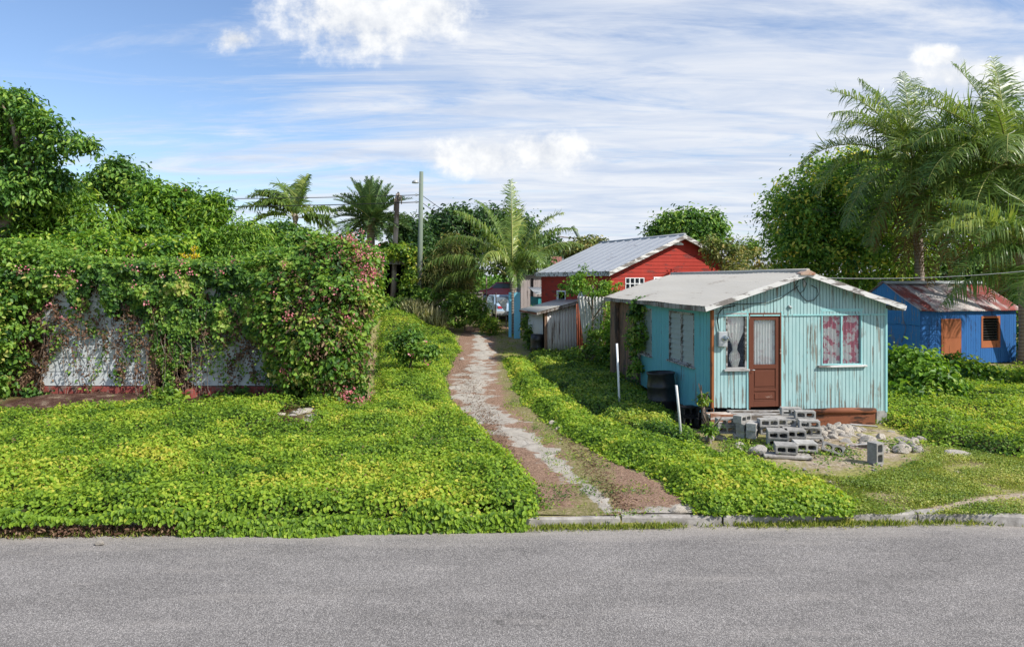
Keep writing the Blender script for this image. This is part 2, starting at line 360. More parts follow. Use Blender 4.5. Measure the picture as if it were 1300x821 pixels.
whitepaint = weathered('white_paint', (.7, .71, .72), (.4, .38, .35), 10, .66)
ruinwhite = weathered('ruin_white_wall', (.55, .6, .64), (.42, .5, .54), 1.6, .56, (.4, 1, 1), paint2=(.62, .64, .62), bumpd=.001)
ruinred = weathered('ruin_red_plinth', (.24, .06, .05), (.2, .14, .12), 5, .55, (1, 1, 1))
pinkgrey = weathered('pale_grey_pink_boards', (.36, .31, .3), (.2, .17, .16), 8, .58)
turq = weathered('turquoise_boards', (.05, .3, .33), (.08, .2, .22), 8, .6)
lightblue = weathered('light_blue_paint', (.14, .48, .66), (.5, .6, .62), 10, .62, paint2=(.25, .6, .75))
poleg = weathered('grey_green_pole', (.15, .185, .15), (.24, .24, .21), 5, .55, (1, 1, .05))
deadwood = weathered('dead_trunk', (.3, .25, .22), (.16, .12, .1), 5, .5, (1, 1, .2))
bark = weathered('bark', (.17, .13, .1), (.3, .27, .23), 6, .55, (1, 1, .3), bumpd=.02)
g = MT('palm_bark', .9, .15)
rg = g.nd('ShaderNodeTexWave', bands_direction='Z'); g.lk(g.map(), rg.inputs[0]); rg.inputs['Scale'].default_value = 2.2; rg.inputs['Distortion'].default_value = 3; rg.inputs['Detail'].default_value = 3
g.col(g.mix(g.noise(5, 6, .7), g.mix(rg.outputs['Fac'], (.17, .13, .1), (.4, .34, .29)), (.3, .25, .21))).bump(rg.outputs['Fac'], .5, .02)
def metal(name, c1, c2, rust=(.2, .07, .03), ramt=.62, rough=.5, streak=(1, .12, 1)):
    g = MT(name, rough, .4, .15); c = g.mix(g.noise(2.2, 8, .65, streak), c1, c2)
    rs = g.ramp(g.math('ADD', g.noise(5, 8, .7, streak), g.math('MULTIPLY', g.math('SUBTRACT', g.noise(.9, 3, .5), .5), .5)), [(ramt, 0.0), (ramt + .09, 1.0)])
    g.col(g.mix(rs, c, rust)); return g
def metalb(*a, **k):
    g = metal(*a, **k); g.bump(g.noise(12, 5, .6), .25, .006); return g.m
roofbeige = metalb('pale_beige_roof_sheet', (.46, .425, .36), (.6, .565, .49), (.32, .27, .21), .6, .6)
roofgrey = metalb('grey_roof_sheet', (.36, .38, .4), (.5, .51, .52), (.24, .24, .25), .6, .45)
corr = metalb('grey_corrugated_metal', (.42, .43, .43), (.6, .6, .59), (.22, .13, .09), .6, .55, (1, 1, .15))
corrdk = metalb('stained_corrugated_metal', (.45, .43, .41), (.68, .66, .63), (.16, .12, .1), .57, .6, (1, 1, .1))
rustm = metalb('rusty_panel', (.28, .07, .035), (.2, .06, .03), (.1, .04, .025), .5, .7)
ridgerust = metalb('rusty_ridge_cap', (.5, .42, .35), (.36, .16, .08), (.3, .1, .045), .48, .7)
# blue house roof: per-sheet colour
g = MT('red_and_white_roof_sheets', .6, .3, .1)
sx_ = g.nd('ShaderNodeSeparateXYZ'); g.lk(g.tc.outputs['Object'], sx_.inputs[0])
sheet = g.math('FLOOR', g.math('ADD', g.math('DIVIDE', sx_.outputs[0], .82), .1))
wnz = g.nd('ShaderNodeTexWhiteNoise', noise_dimensions='1D'); g.lk(g.math('ADD', sheet, 2.6), wnz.inputs['W'])
pn = g.math('ADD', g.math('MULTIPLY', wnz.outputs['Value'], .30), g.math('MULTIPLY', g.noise(1.5, 8, .7, (1, .4, 1)), .75))
g.col(g.ramp(pn, [(.46, (.32, .06, .05)), (.54, (.28, .1, .085)), (.59, (.4, .3, .3)), (.66, (.52, .48, .45)), (.78, (.5, .48, .52))])).bump(g.noise(20, 5, .7), .3, .006)
g = MT('concrete_white', .8, .2); g.col((.6, .6, .58))
g = MT('frosted_louvre', .35, .5); g.col(g.mix(g.noise(5, 4), (.2, .26, .25), (.34, .38, .36)))
g = MT('black_plastic', .38, .45); g.col(g.ramp(g.noise(6, 6, .6), [(.3, (.008, .008, .009)), (.75, (.03, .03, .032))]))
g = MT('painted_interior_dark', .9, .1); g.col((.012, .011, .012))  # near-black colour standing in for the shade of unlit rooms
g = MT('cable_black', .6, .3); g.col((.02, .022, .024))
g = MT('cable_pale', .6, .3); g.col((.2, .21, .22))
g = MT('pale_pipe', .4, .4); g.col(g.mix(g.noise(20, 5), (.5, .51, .5), (.68, .68, .66)))
g = MT('meter_grey', .4, .4, .2); g.col(g.mix(g.noise(12, 5), (.34, .36, .37), (.5, .52, .53)))
g = MT('car_paint_pale_blue', .25, .5); g.col((.38, .52, .68))
g = MT('car_paint_red', .25, .5); g.col((.5, .06, .09))
g = MT('rubber', .8, .2); g.col((.02, .02, .02))
g = MT('curtain_white', .9, .1); g.col(g.mix(g.ramp(g.noise(7, 5, .6), [(.52, 0.0), (.62, .55)]), (.8, .8, .77), (.6, .5, .49)))
g = MT('curtain_pink', .9, .1); pk = g.ramp(g.noise(6.5, 3, .6), [(.47, 0.0), (.54, 1.0)]); g.col(g.mix(pk, (.78, .75, .7), (.62, .2, .24)))
g = MT('curtain_lace', .9, .1); pk = g.ramp(g.noise(9, 4, .7), [(.5, 0.0), (.6, 1.0)]); g.col(g.mix(pk, (.82, .79, .72), (.62, .5, .48)))
g = MT('curtain_green', .9, .1); g.col(g.mix(g.noise(5, 4), (.2, .27, .25), (.32, .34, .3)))
g = MT('glass', .08, .5)
tr = g.nd('ShaderNodeBsdfTransparent'); tr.inputs[0].default_value = (.96, .98, .98, 1); gl = g.nd('ShaderNodeBsdfGlossy'); gl.inputs['Roughness'].default_value = .08; gl.inputs[0].default_value = (.9, .95, 1, 1)
fr = g.nd('ShaderNodeFresnel'); fr.inputs[0].default_value = 1.5
mx = g.nd('ShaderNodeMixShader'); g.lk(g.math('MULTIPLY', fr.outputs[0], .7), mx.inputs[0]); g.lk(tr.outputs[0], mx.inputs[1]); g.lk(gl.outputs[0], mx.inputs[2]); g.lk(mx.outputs[0], g.t.nodes['Material Output'].inputs[0])
g = MT('car_glass', .1, .5); g.col((.1, .13, .16))
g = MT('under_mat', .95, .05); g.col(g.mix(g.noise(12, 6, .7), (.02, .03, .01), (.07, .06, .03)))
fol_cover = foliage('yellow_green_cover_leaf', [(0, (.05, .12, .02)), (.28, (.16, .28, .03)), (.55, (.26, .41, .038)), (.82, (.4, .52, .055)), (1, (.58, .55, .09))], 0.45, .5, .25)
fol_cover_g = foliage('green_cover_leaf', [(0, (0.027, 0.081, 0.014)), (0.4, (0.135, 0.253, 0.03)), (0.7, (0.257, 0.391, 0.042)), (1, (0.486, 0.506, 0.072))], 0.42, .4)
fol_weed = foliage('weed_leaf', [(0, (0.06, 0.12, 0.02)), (0.5, (0.136, 0.255, 0.035)), (1, (0.323, 0.45, 0.063))], .35)
fol_vine = foliage('vine_leaf', [(0, (.03, .085, .02)), (.3, (.1, .22, .035)), (.6, (.2, .36, .05)), (.88, (.34, .46, .075)), (1, (.48, .46, .13))], 0.4)
fol_vine_dead = foliage('dry_vine_leaf', [(0, (.07, .035, .024)), (.5, (.17, .1, .065)), (1, (.3, .2, .13))], .2, .7, .1)
flower = foliage('pink_flower', [(0, (.6, .14, .19)), (.5, (.72, .24, .3)), (1, (.78, .4, .43))], .3, .6)
yellowleaf = foliage('yellow_leaf', [(0, (.55, .42, .01)), (1, (.75, .62, .03))], .35)
fol_dark = foliage('dark_tree_leaf', [(0, (0.024, 0.079, 0.018)), (0.35, (0.08, 0.193, 0.032)), (0.7, (0.18, 0.333, 0.054)), (1, (0.38, 0.525, 0.09))], 0.38)
fol_deep = foliage('deep_green_leaf', [(0, (.014, .045, .014)), (.5, (.05, .12, .028)), (1, (.12, .22, .05))], .3)
fol_mid = foliage('mid_tree_leaf', [(0, (0.024, 0.087, 0.015)), (0.35, (0.112, 0.246, 0.027)), (0.7, (0.24, 0.42, 0.042)), (1, (0.48, 0.58, 0.075))], 0.42)
fol_light = foliage('light_tree_leaf', [(0, (.04, .11, .018)), (.35, (.13, .27, .03)), (.7, (.23, .4, .045)), (1, (.4, .52, .08))], 0.45)
fol_big = foliage('round_tree_leaf', [(0, (0.032, 0.101, 0.02)), (0.35, (0.131, 0.279, 0.043)), (0.65, (0.263, 0.434, 0.06)), (0.85, (0.438, 0.558, 0.085)), (1, (0.8, 0.682, 0.119))], 0.42)
fol_olive = foliage('olive_leaf', [(0, (0.07, 0.098, 0.03)), (0.5, (0.182, 0.238, 0.053)), (1, (0.42, 0.336, 0.12))], .3)
fol_palm = foliage('palm_leaflet', [(0, (0.046, 0.105, 0.026)), (0.5, (0.171, 0.262, 0.054)), (1, (0.527, 0.54, 0.144))], 0.38, .35, .45)
fol_date = foliage('date_palm_leaflet', [(0, (0.054, 0.117, 0.048)), (0.5, (0.126, 0.216, 0.08)), (1, (0.27, 0.36, 0.128))], .2, .4, .4)
fol_palmdead = foliage('dead_palm_leaflet', [(0, (.13, .08, .035)), (.5, (.26, .17, .07)), (1, (.4, .28, .12))], .25, .7, .1)
grassm = foliage('grass_blade', [(0, (.12, .18, .03)), (.5, (.28, .36, .05)), (1, (.52, .5, .16))], .35)
drygrass = foliage('dry_grass_blade', [(0, (.28, .3, .14)), (.5, (.5, .5, .28)), (1, (.7, .66, .42))], .3)
M = MATS
g = MT('rachis', .6, .3); g.col((.3, .3, .09))
g = MT('coconut', .6, .3); g.col(g.mix(g.noise(3), (.5, .27, .04), (.3, .28, .05)))

# ------------------------------------------------------------------ SETTING
def axis(segs):
    a = []
    for lo, hi, st in segs: a += list(np.arange(lo, hi, st))
    return np.array(a + [segs[-1][1]])
def sheet(name, xs, ys, zf, mat, attrs=None, keep=None, smooth=True):
    Xg, Yg = np.meshgrid(xs, ys); x = Xg.ravel(); y = Yg.ravel(); z = zf(x, y)
    nx, ny = len(xs), len(ys); i = (np.arange(ny - 1)[:, None] * nx + np.arange(nx - 1)[None]).ravel()
    q = np.stack([i, i + 1, i + nx + 1, i + nx], 1)
    if keep is not None:
        k = keep(x, y); q = q[k[q].all(1)]
        used = np.unique(q); mp_ = -np.ones(len(x), int); mp_[used] = np.arange(len(used)); q = mp_[q]; x, y, z = x[used], y[used], z[used]
    return npmesh(name, np.stack([x, y, z], 1), [q], mat, {k: f(x, y) for k, f in (attrs or {}).items()}, smooth=smooth)
path_L = [(668, 659), (676, 625), (652, 592), (604, 545), (570, 505), (566, 478), (580, 448), (582, 430), (588, 420), (594, 414)]
path_R = [(640, 412), (652, 418), (648, 432), (638, 452), (648, 475), (668, 515), (705, 545), (770, 582), (845, 618), (905, 657)]
PATH = poly(path_L + path_R); PATH[0][1] = kerb_y(PATH[0][0]) + .04; PATH[-1][1] = kerb_y(PATH[-1][0]) + .04
rub = poly([(930, 560), (1000, 548), (1120, 545), (1185, 560), (1170, 585), (1060, 605), (990, 592), (940, 580)])
rut = np.array([gpt(1120, 652), gpt(1190, 646), gpt(1240, 636), gpt(1300, 628), gpt(1500, 622)])
ruin_soil = poly([(-20, 530), (20, 505), (60, 492), (350, 492), (380, 540), (350, 545), (300, 515), (240, 520), (180, 512), (90, 518), (40, 532)])
soil_r = poly([(560, 660), (900, 660), (860, 620), (700, 540), (650, 600)])
def sandf(x, y):
    a = np.where(inside(rub, x, y), .3 + np.minimum(.26, edist(rub, x, y) * .5), .3 - edist(rub, x, y) * .8)
    b = .9 - edist(rut, x, y, False) * 3.2
    c = .6 - np.hypot(x - gpt(372, 530)[0], (y - gpt(372, 530)[1]) * .8) * .9
    return np.clip(np.maximum(np.maximum(a, b), c), -.4, 1)
def darkf(x, y): return np.clip(np.where(inside(ruin_soil, x, y), 1, 1 - edist(ruin_soil, x, y) * 2), 0, 1)
xs = axis([(-600, -100, 50), (-100, -20, 5), (-20, -14, .5), (-14, 14, .12), (14, 24, .5), (24, 100, 4), (100, 600, 50)])
ys = axis([(-80, 8, 8), (8, 26, .12), (26, 56, .5), (56, 100, 3), (100, 900, 50)])
def groundz(x, y):
    z = gz(x, y); z = np.where(y < kerb_y(x) + .02, -.3, z)
    return z + (fbm(x * 2, y * 2) - .5) * .05 * (y > kerb_y(x) + .2) * (y < 60)
tag(sheet('ground', xs, ys, groundz, M['ground'], {'sand': sandf, 'dark': darkf}), kind='structure')
tag(sheet('road', axis([(-60, 60, 2)]), axis([(-4, 10, 1.0), (10, 10.01, .01)]), lambda x, y: np.full(x.shape, -.14), M['asphalt']), kind='structure')
# bring the road sheet up to the kerb line
ro = bpy.data.objects['road'].data
for v in ro.vertices:
    if v.co.y > 9.5: v.co.y = float(kerb_y(v.co.x)) + .05
    if v.co.y < -3: v.co.y = -12
wr = np.array([gpt(*p) for p in ((606, 422), (614, 448), (602, 478), (596, 505), (618, 535), (655, 553), (688, 570), (708, 592), (742, 618), (762, 638), (772, 650))])
ww = np.array([.22, .4, .5, .5, .55, .4, .22, .17, .22, .1, .07])
def whitef(x, y):
    d = np.full(x.shape, -9.)
    for i in range(len(wr) - 1):
        a, b = wr[i], wr[i + 1]; ab = b - a; t = np.clip(((x - a[0]) * ab[0] + (y - a[1]) * ab[1]) / (ab ** 2).sum(), 0, 1)
        w = ww[i] + (ww[i + 1] - ww[i]) * t; d = np.maximum(d, 1 - np.hypot(x - a[0] - t * ab[0], y - a[1] - t * ab[1]) / w * .5)
    k = gpt(835, 648); d = np.maximum(d, .85 - np.hypot((x - k[0]) * .8, (y - k[1]) * 1.5))
    return np.clip(d * 1.0 + .02, -1, 1)
gl_ = np.array([gpt(*p) for p in ((640, 420), (650, 470), (655, 510), (700, 548), (735, 575), (750, 600), (760, 630), (745, 652), (700, 655))])
def grassf(x, y): return np.clip(.85 - edist(gl_, x, y, False) * 1.1 + (y > 24) * .25, 0, 1)
tag(sheet('dirt_path', axis([(-7, 4, .07)]), axis([(10.3, 26, .07), (26, 50, .4)]), lambda x, y: gz(x, y) + (fbm(x * 2, y * 2) - .5) * .05 + .022 + (fbm(x * 5, y * 5) - .5) * .03,
          M['path'], {'white': whitef, 'grass': grassf}, lambda x, y: inside(PATH, x, y)), kind='structure')
# kerb: low broken concrete strip in lengths
def kerbrun(x0, x1, name='kerb'):
    mb = MB(); x = x0; rr = random.Random(int(x0 * 100)); pr = None
    n = int((x1 - x0) / .35)
    rows = []
    for i in range(n + 1):
        x = x0 + (x1 - x0) * i / n; y = float(kerb_y(x)) + rr.uniform(-.012, .012)
        if x > 6.2: y += -.0 + .25 * float(ss(6.2, 7.6, x)) * -1
        t = rr.uniform(-.012, .008); w = .19 + rr.uniform(-.02, .02)
        rows.append([(x, y - .015, -.16), (x, y, t - .02), (x, y + .02, t + .004), (x, y + w - .02, t + .006), (x, y + w, t - .05), (x, y + w, -.16)])
    vs = [p for r_ in rows for p in r_]
    fs = [(i * 6 + k, (i + 1) * 6 + k, (i + 1) * 6 + k + 1, i * 6 + k + 1) for i in range(n) for k in range(5)]
    fs += [(0, 1, 2, 3, 4, 5), tuple(n * 6 + k for k in (5, 4, 3, 2, 1, 0))]
    mb.add(vs, fs); o = mb.build(name, kerbm); return tag(o, kind='structure')
for a, b in ((-22, .1), (.13, 1.55), (1.58, 3.02), (3.05, 4.4), (4.44, 5.9), (5.93, 12), (12.03, 25)): kerbrun(a, b)

# ------------------------------------------------------------------ scatter helpers
rs = np.random.RandomState(3)
def rnd(n, a=0., b=1.): return a + (b - a) * rs.rand(n)
def rdir(n): return unit(rs.normal(size=(n, 3)))
def cover(name, P, n, hmax, leafL, mat, rough_edge=.35, hol=None, dens=1.0, leafW=.75, hfun=None, yoff=0, patchy=0, clip_kerb=True, under=True, warp=.4):
    """creeping leaf mass over a ground polygon: a heaving mat with leaves all over it"""
    x0, y0 = P.min(0); x1, y1 = P.max(0); xs_ = []; got = 0
    def wp(x, y): return x + (fbm(x * 1.3 + 31, y * 1.3, 3) - .5) * warp, y + (fbm(x * 1.3 + 5, y * 1.3 + 60, 3) - .5) * warp
    def ins(x, y): return inside(P, *wp(x, y))
    def hh(x, y):
        d = edist(P, *wp(x, y)); t_ = np.clip((fbm(x * 3.4 + 7, y * 3.4, 3) - .32) * 2.2, 0, 1)
        h = hmax * (.25 + .75 * fbm(x * .9 + 3, y * .9, 3) + .55 * t_ * (fbm(x * .5, y * .5 + 9, 2) + .3)) * ss(0, rough_edge, d)
        if hfun is not None: h = h + hfun(x, y)
        return h
    while got < n:
        m = n * 3; x = rnd(m, x0, x1); y = rnd(m, y0, y1)
        k = ins(x, y) & (rnd(m) < (y0 / y) ** 1.1)
        if hol is not None:
            for H in hol: k &= ~inside(H, x, y)
        if patchy: k &= (fbm(x * 1.7, y * 1.7 + 40, 4) + rnd(m, -.12, .12)) > patchy
        xs_.append(np.stack([x[k], y[k]], 1)); got += k.sum()
    xy = np.concatenate(xs_)[:n]; x, y = xy.T
    jit = rs.normal(size=(n, 2)) * .05; d = edist(P, x, y)
    h = hh(x, y); u = rnd(n) ** .5
    z = gz(x, y) + .02 + h * u + rnd(n, -.02, .035)
    x = x + jit[:, 0]; y = y + jit[:, 1]
    if clip_kerb: y = np.maximum(y, kerb_y(x) - .05 - .1 * rnd(n))
    e = .08; gx = (hh(x + e, y) - hh(x - e, y)) / (2 * e); gy = (hh(x, y + e) - hh(x, y - e)) / (2 * e)
    N = unit(np.stack([-gx * .8, -gy * .8 - .15, np.ones(n)], 1) + rs.normal(size=(n, 3)) * .42)
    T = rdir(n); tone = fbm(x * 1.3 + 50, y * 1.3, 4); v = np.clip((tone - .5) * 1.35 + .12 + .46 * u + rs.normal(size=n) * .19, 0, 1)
    far = 1 + .3 * ss(16, 30, y)
    L = leafL * rnd(n, .6, 1.25) * far
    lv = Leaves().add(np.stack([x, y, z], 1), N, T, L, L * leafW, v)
    ex = None
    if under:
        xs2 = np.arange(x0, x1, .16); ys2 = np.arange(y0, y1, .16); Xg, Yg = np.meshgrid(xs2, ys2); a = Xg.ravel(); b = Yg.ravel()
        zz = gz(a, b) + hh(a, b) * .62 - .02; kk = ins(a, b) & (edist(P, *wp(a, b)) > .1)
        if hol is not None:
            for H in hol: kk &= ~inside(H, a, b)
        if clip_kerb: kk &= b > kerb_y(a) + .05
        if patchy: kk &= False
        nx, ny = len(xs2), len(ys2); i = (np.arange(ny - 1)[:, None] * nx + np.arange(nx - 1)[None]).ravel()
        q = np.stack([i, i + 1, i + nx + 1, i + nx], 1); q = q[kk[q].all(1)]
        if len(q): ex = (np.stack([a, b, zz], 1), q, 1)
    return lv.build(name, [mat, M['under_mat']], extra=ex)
def blades(name, P, n, hgt, mat, lean=.5, w=.012, patchy=0, hol=None, kerbside=False):
    x0, y0 = P.min(0); x1, y1 = P.max(0); m = n * 5; x = rnd(m, x0, x1); y = rnd(m, y0, y1)
    k = inside(P, x, y)
    if hol is not None:
        for H in hol: k &= ~inside(H, x, y)
    if patchy: k &= (fbm(x * 1.9 + 11, y * 1.9, 4) + rnd(m, -.1, .1)) > patchy
    x = x[k][:n]; y = y[k][:n]; n = len(x); z = gz(x, y) - (.14 if kerbside else 0)
    T = unit(np.stack([rs.normal(size=n) * lean, rs.normal(size=n) * lean, np.ones(n)], 1)); N = rdir(n); N[:, 2] *= .3
    L = hgt * rnd(n, .4, 1.3); v = np.clip(fbm(x * 1.1, y * 1.1) + rs.normal(size=n) * .18, 0, 1)
    return Leaves().add(np.stack([x, y, z], 1), N, T, L, w * (1 + y / 20), v, 0, .25).build(name, mat)
def clumps(lv, blobs, nc, per, L, W, cr=.4, shell=.62, droop=.25, tone=.0, up=.5, hang=.3, mi=0, flat=.7, spread=.35):
    bl = np.array([list(c) + list(r) for c, r in blobs]); wgt = (bl[:, 3] * bl[:, 5]); wgt /= wgt.sum()
    b = bl[rs.choice(len(bl), nc, p=wgt)]; d = rdir(nc); d[:, 2] = np.where(rs.rand(nc) < .25, abs(d[:, 2]), d[:, 2])
    f = np.where(rs.rand(nc) < shell, rnd(nc, .68, 1.0) + .17 * (rs.rand(nc) < .16) * rs.rand(nc), rnd(nc, .2, .7))
    C = b[:, :3] + d * b[:, 3:] * f[:, None]
    crs = cr * rnd(nc, .6, 1.35); ct = rs.normal(size=nc) * .26
    idx = np.repeat(np.arange(nc), per); n = len(idx)
    off = rs.normal(size=(n, 3)) * crs[idx][:, None] * .55; off[:, 2] *= flat
    P = C[idx] + off; out = unit(d[idx] + unit(off) * .6)
    N = unit(out * .5 + np.array([0, 0, up]) + rs.normal(size=(n, 3)) * .45)
    T = unit(out * .7 + np.array([0, 0, -hang]) + rs.normal(size=(n, 3)) * .6)
    LL = L * rnd(n, .45, 1.5); v = np.clip(.45 + tone + ct[idx] + rs.normal(size=n) * .16, 0, 1)
    lv.add(P, N, T, LL, LL * W, v, .15, droop, mi)
    return C
def limbs(mb, base, centre, tips, r0, lean=(0, 0)):
    base = Vector(base); centre = Vector(centre); mid = base.lerp(centre, .5) + Vector((lean[0], lean[1], 0))
    mb.tube([base - Vector((0, 0, .2)), base.lerp(mid, .5), mid, centre], [r0 * 1.25, r0, r0 * .85, r0 * .5], 9)
    for t in tips:
        t = Vector(t); a = mid.lerp(centre, random.uniform(.1, .95)); m = a.lerp(t, .5) + Vector((random.uniform(-.2, .2), random.uniform(-.2, .2), random.uniform(.0, .4)))
        mb.tube([a, m, t], [r0 * .42, r0 * .25, r0 * .07], 6)
def tree(name, label, cat, base, blobs, nc, per, L, W, mat, r0=.16, cr=.45, group=None, seed=1, flowers=0, ntips=16, trunk_mat=None, **k):
    """blobs in world coordinates"""
    global rs; rs = np.random.RandomState(seed); random.seed(seed)
    b = Vector(base); root = empty(name, b); lv = Leaves()
    bl = [((Vector(c) - b), r) for c, r in blobs]
    C = clumps(lv, bl, nc, per, L, W, cr, **k)
    if flowers:
        nf = flowers; s = C[rs.choice(len(C), nf)]; P = s + rs.normal(size=(nf, 3)) * .12; idx = np.repeat(np.arange(nf), 7)
        lv.add(P[idx] + rs.normal(size=(nf * 7, 3)) * .07, rdir(nf * 7), rdir(nf * 7), .08, .07, rnd(nf * 7), mi=1)
    lv.build('crown', [mat, flower], root)
    cz = sum((c for c, r in bl), Vector()) / len(bl); mb = MB()
    limbs(mb, (0, 0, 0), cz, [C[i] for i in rs.choice(len(C), min(ntips, len(C)), replace=False)], r0)
    mb.build('trunk', trunk_mat or bark, root)
    return tag(root, label, cat, group)
def blob(px, py, D, rx, ry, rz=None):              # photo-pixel centre and pixel radii at distance D
    s = D / F; return (tuple(at(px, py, D)), (rx * s, (rz if rz else (rx + ry) / 2 * s), ry * s))
def gbase(px, D): x = (px - HX) / F * D; return (x, D, float(gz(x, D)))
#--END-SETUP--
# ------------------------------------------------------------------ building helpers
class Frame:
    """maps photo pixels to the local axes of a building standing at P0 turned by ang"""
    def __init__(s, P0, ang): s.P = P0; s.a = ang; s.u = (math.cos(ang), math.sin(ang)); s.n = (-math.sin(ang), math.cos(ang))
    def fx(s, px, off=0.0):                        # on the front plane (local y = off)
        t = (px - HX) / F; x0 = s.P[0] + s.n[0] * off; y0 = s.P[1] + s.n[1] * off
        return (t * y0 - x0) / (s.u[0] - t * s.u[1])
    def fz(s, px, py, off=0.0):
        w = s.fx(px, off); D = s.P[1] + s.n[1] * off + s.u[1] * w; return CZ - (py - HY) / F * D
    def sy(s, px, off=0.0):                        # on the left side plane (local x = off)
        t = (px - HX) / F; x0 = s.P[0] + s.u[0] * off; y0 = s.P[1] + s.u[1] * off
        return (t * y0 - x0) / (s.n[0] - t * s.n[1])
    def sz(s, px, py, off=0.0):
        d = s.sy(px, off); D = s.P[1] + s.u[1] * off + s.n[1] * d; return CZ - (py - HY) / F * D
def boards(mb, W, bw, zb, zt, holes, th=.022, groove=.014, axis='x', y0=0.0, seed=0, jit=.0025):
    """vertical boards over 0..W, cut round the holes (x0,x1,z0,z1); zb, zt are functions of x. axis 'x': face looks to -y; 'y': face looks to -x"""
    rr = random.Random(seed); e = [0.0]
    while e[-1] < W - bw * .4: e.append(e[-1] + bw * rr.uniform(.93, 1.07))
    e[-1] = W; cuts = sorted(set([round(c, 4) for c in e] + [round(h, 4) for H in holes for h in H[:2] if 0 < h < W])); es = set(round(c, 4) for c in e)
    def put(a, b, ya, yb, z0a, z0b, z1a, z1b):
        if axis == 'x': v = [(a, ya, z0a), (b, ya, z0b), (b, yb, z0b), (a, yb, z0a), (a, ya, z1a), (b, ya, z1b), (b, yb, z1b), (a, yb, z1a)]
        else: v = [(ya, b, z0b), (ya, a, z0a), (yb, a, z0a), (yb, b, z0b), (ya, b, z1b), (ya, a, z1a), (yb, a, z1a), (yb, b, z1b)]
        mb.add(v, [(0, 3, 2, 1), (4, 5, 6, 7), (0, 1, 5, 4), (1, 2, 6, 5), (2, 3, 7, 6), (3, 0, 4, 7)])
    for a, b in zip(cuts[:-1], cuts[1:]):
        mid = (a + b) / 2; iv = [(None, None)]; hs = sorted([(H[2], H[3]) for H in holes if H[0] < mid < H[1]])
        segs = []; lo = None
        for z0, z1 in hs: segs.append((lo, z0)); lo = z1
        segs.append((lo, None)); j = rr.uniform(-jit, jit)
        for l, h in segs:
            ga = groove / 2 if a in es else 0; gb = groove / 2 if b in es else 0; a2, b2 = a + ga, b - gb
            if b2 - a2 < .004: continue
            z0a, z0b = (zb(a2), zb(b2)) if l is None else (l, l); z1a, z1b = (zt(a2), zt(b2)) if h is None else (h, h)
            if l is None: z0a += j * 4; z0b += j * 4
            if max(z1a, z1b) - min(z0a, z0b) < .01 or (z1a <= z0a and z1b <= z0b): continue
            put(a2, b2, y0 - th + j, y0 - .004, z0a, z0b, z1a, z1b)
            put(a, b, y0 - .004, y0 + .03, *((z0a + .01, z0b + .01) if l is None else (l, l)), *((z1a - .01, z1b - .01) if h is None else (h, h)))
def hboards(mb, W, bh, z0, zt, holes, th=.02, axis='x', y0=0.0):
    """horizontal lapped boards; zt(x) gives the top"""
    top = max(zt(0), zt(W), zt(W / 2)); z = z0
    def put(a, b, za, zc, ta=None, tb=None):
        ta = zc if ta is None else ta; tb = zc if tb is None else tb
        o, i = y0 - th, y0 + .02; o2 = y0 - th * .35
        if axis == 'x': v = [(a, o, za), (b, o, za), (b, i, za), (a, i, za), (a, o2, ta), (b, o2, tb), (b, i, tb), (a, i, ta)]
        else: v = [(o, b, za), (o, a, za), (i, a, za), (i, b, za), (o2, b, tb), (o2, a, ta), (i, a, ta), (i, b, tb)]
        mb.add(v, [(0, 3, 2, 1), (4, 5, 6, 7), (0, 1, 5, 4), (1, 2, 6, 5), (2, 3, 7, 6), (3, 0, 4, 7)])
    xs_ = sorted(set([0, W, W / 2] + [h for H in holes for h in H[:2] if 0 < h < W]))
    while z < top - .01:
        for a, b in zip(xs_[:-1], xs_[1:]):
            segs = [(z, z + bh)]
            for H in holes:
                if H[0] < (a + b) / 2 < H[1]:
                    ns = []
                    for s0, s1 in segs:
                        if H[3] <= s0 or H[2] >= s1: ns.append((s0, s1)); continue
                        if s0 < H[2]: ns.append((s0, H[2]))
                        if s1 > H[3]: ns.append((H[3], s1))
                    segs = ns
            for s0, s1 in segs:
                # clip against the sloping top, in slices
                n = 1 if min(zt(a), zt(b)) >= s1 else max(1, int((b - a) / .12))
                for k in range(n):
                    p, q = a + (b - a) * k / n, a + (b - a) * (k + 1) / n; ta, tb = min(s1, zt(p)), min(s1, zt(q))
                    if max(ta, tb) > s0 + .004: put(p, q, s0, s1, max(ta, s0 + .001), max(tb, s0 + .001))
        z += bh
def curtain(parent, x0, x1, z0, z1, y, mat, folds=7, amp=.03, axis='x', shape='full'):
    n = folds * 8; m = 12; vs = []; rr = random.Random(int(x0 * 99)); ph = rr.random() * 6
    for j in range(m + 1):
        t = j / m; z = z1 + (z0 - z1) * t
        for i in range(n + 1):
            s = i / n; x = x0 + (x1 - x0) * s
            if shape == 'tied':                    # gathered to a knot two thirds down
                c = (x0 + x1) / 2; k = 1 - .78 * float(ss(.28, .66, t)) if t < .68 else .22 + .38 * math.sin(min(1, (t - .66) / .3) * 3.0)
                x = c + (x - c) * k
            w = amp * math.sin(s * folds * 6.283 + ph + .6 * math.sin(t * 3)) * (1 if shape != 'tied' else .6 + .4 * t)
            vs.append((x, y + w, z) if axis == 'x' else (y + w, x, z))
    fs = [(j * (n + 1) + i, j * (n + 1) + i + 1, (j + 1) * (n + 1) + i + 1, (j + 1) * (n + 1) + i) for j in range(m) for i in range(n)]
    return MB().add(vs, fs, True).build('curtain', mat, parent)
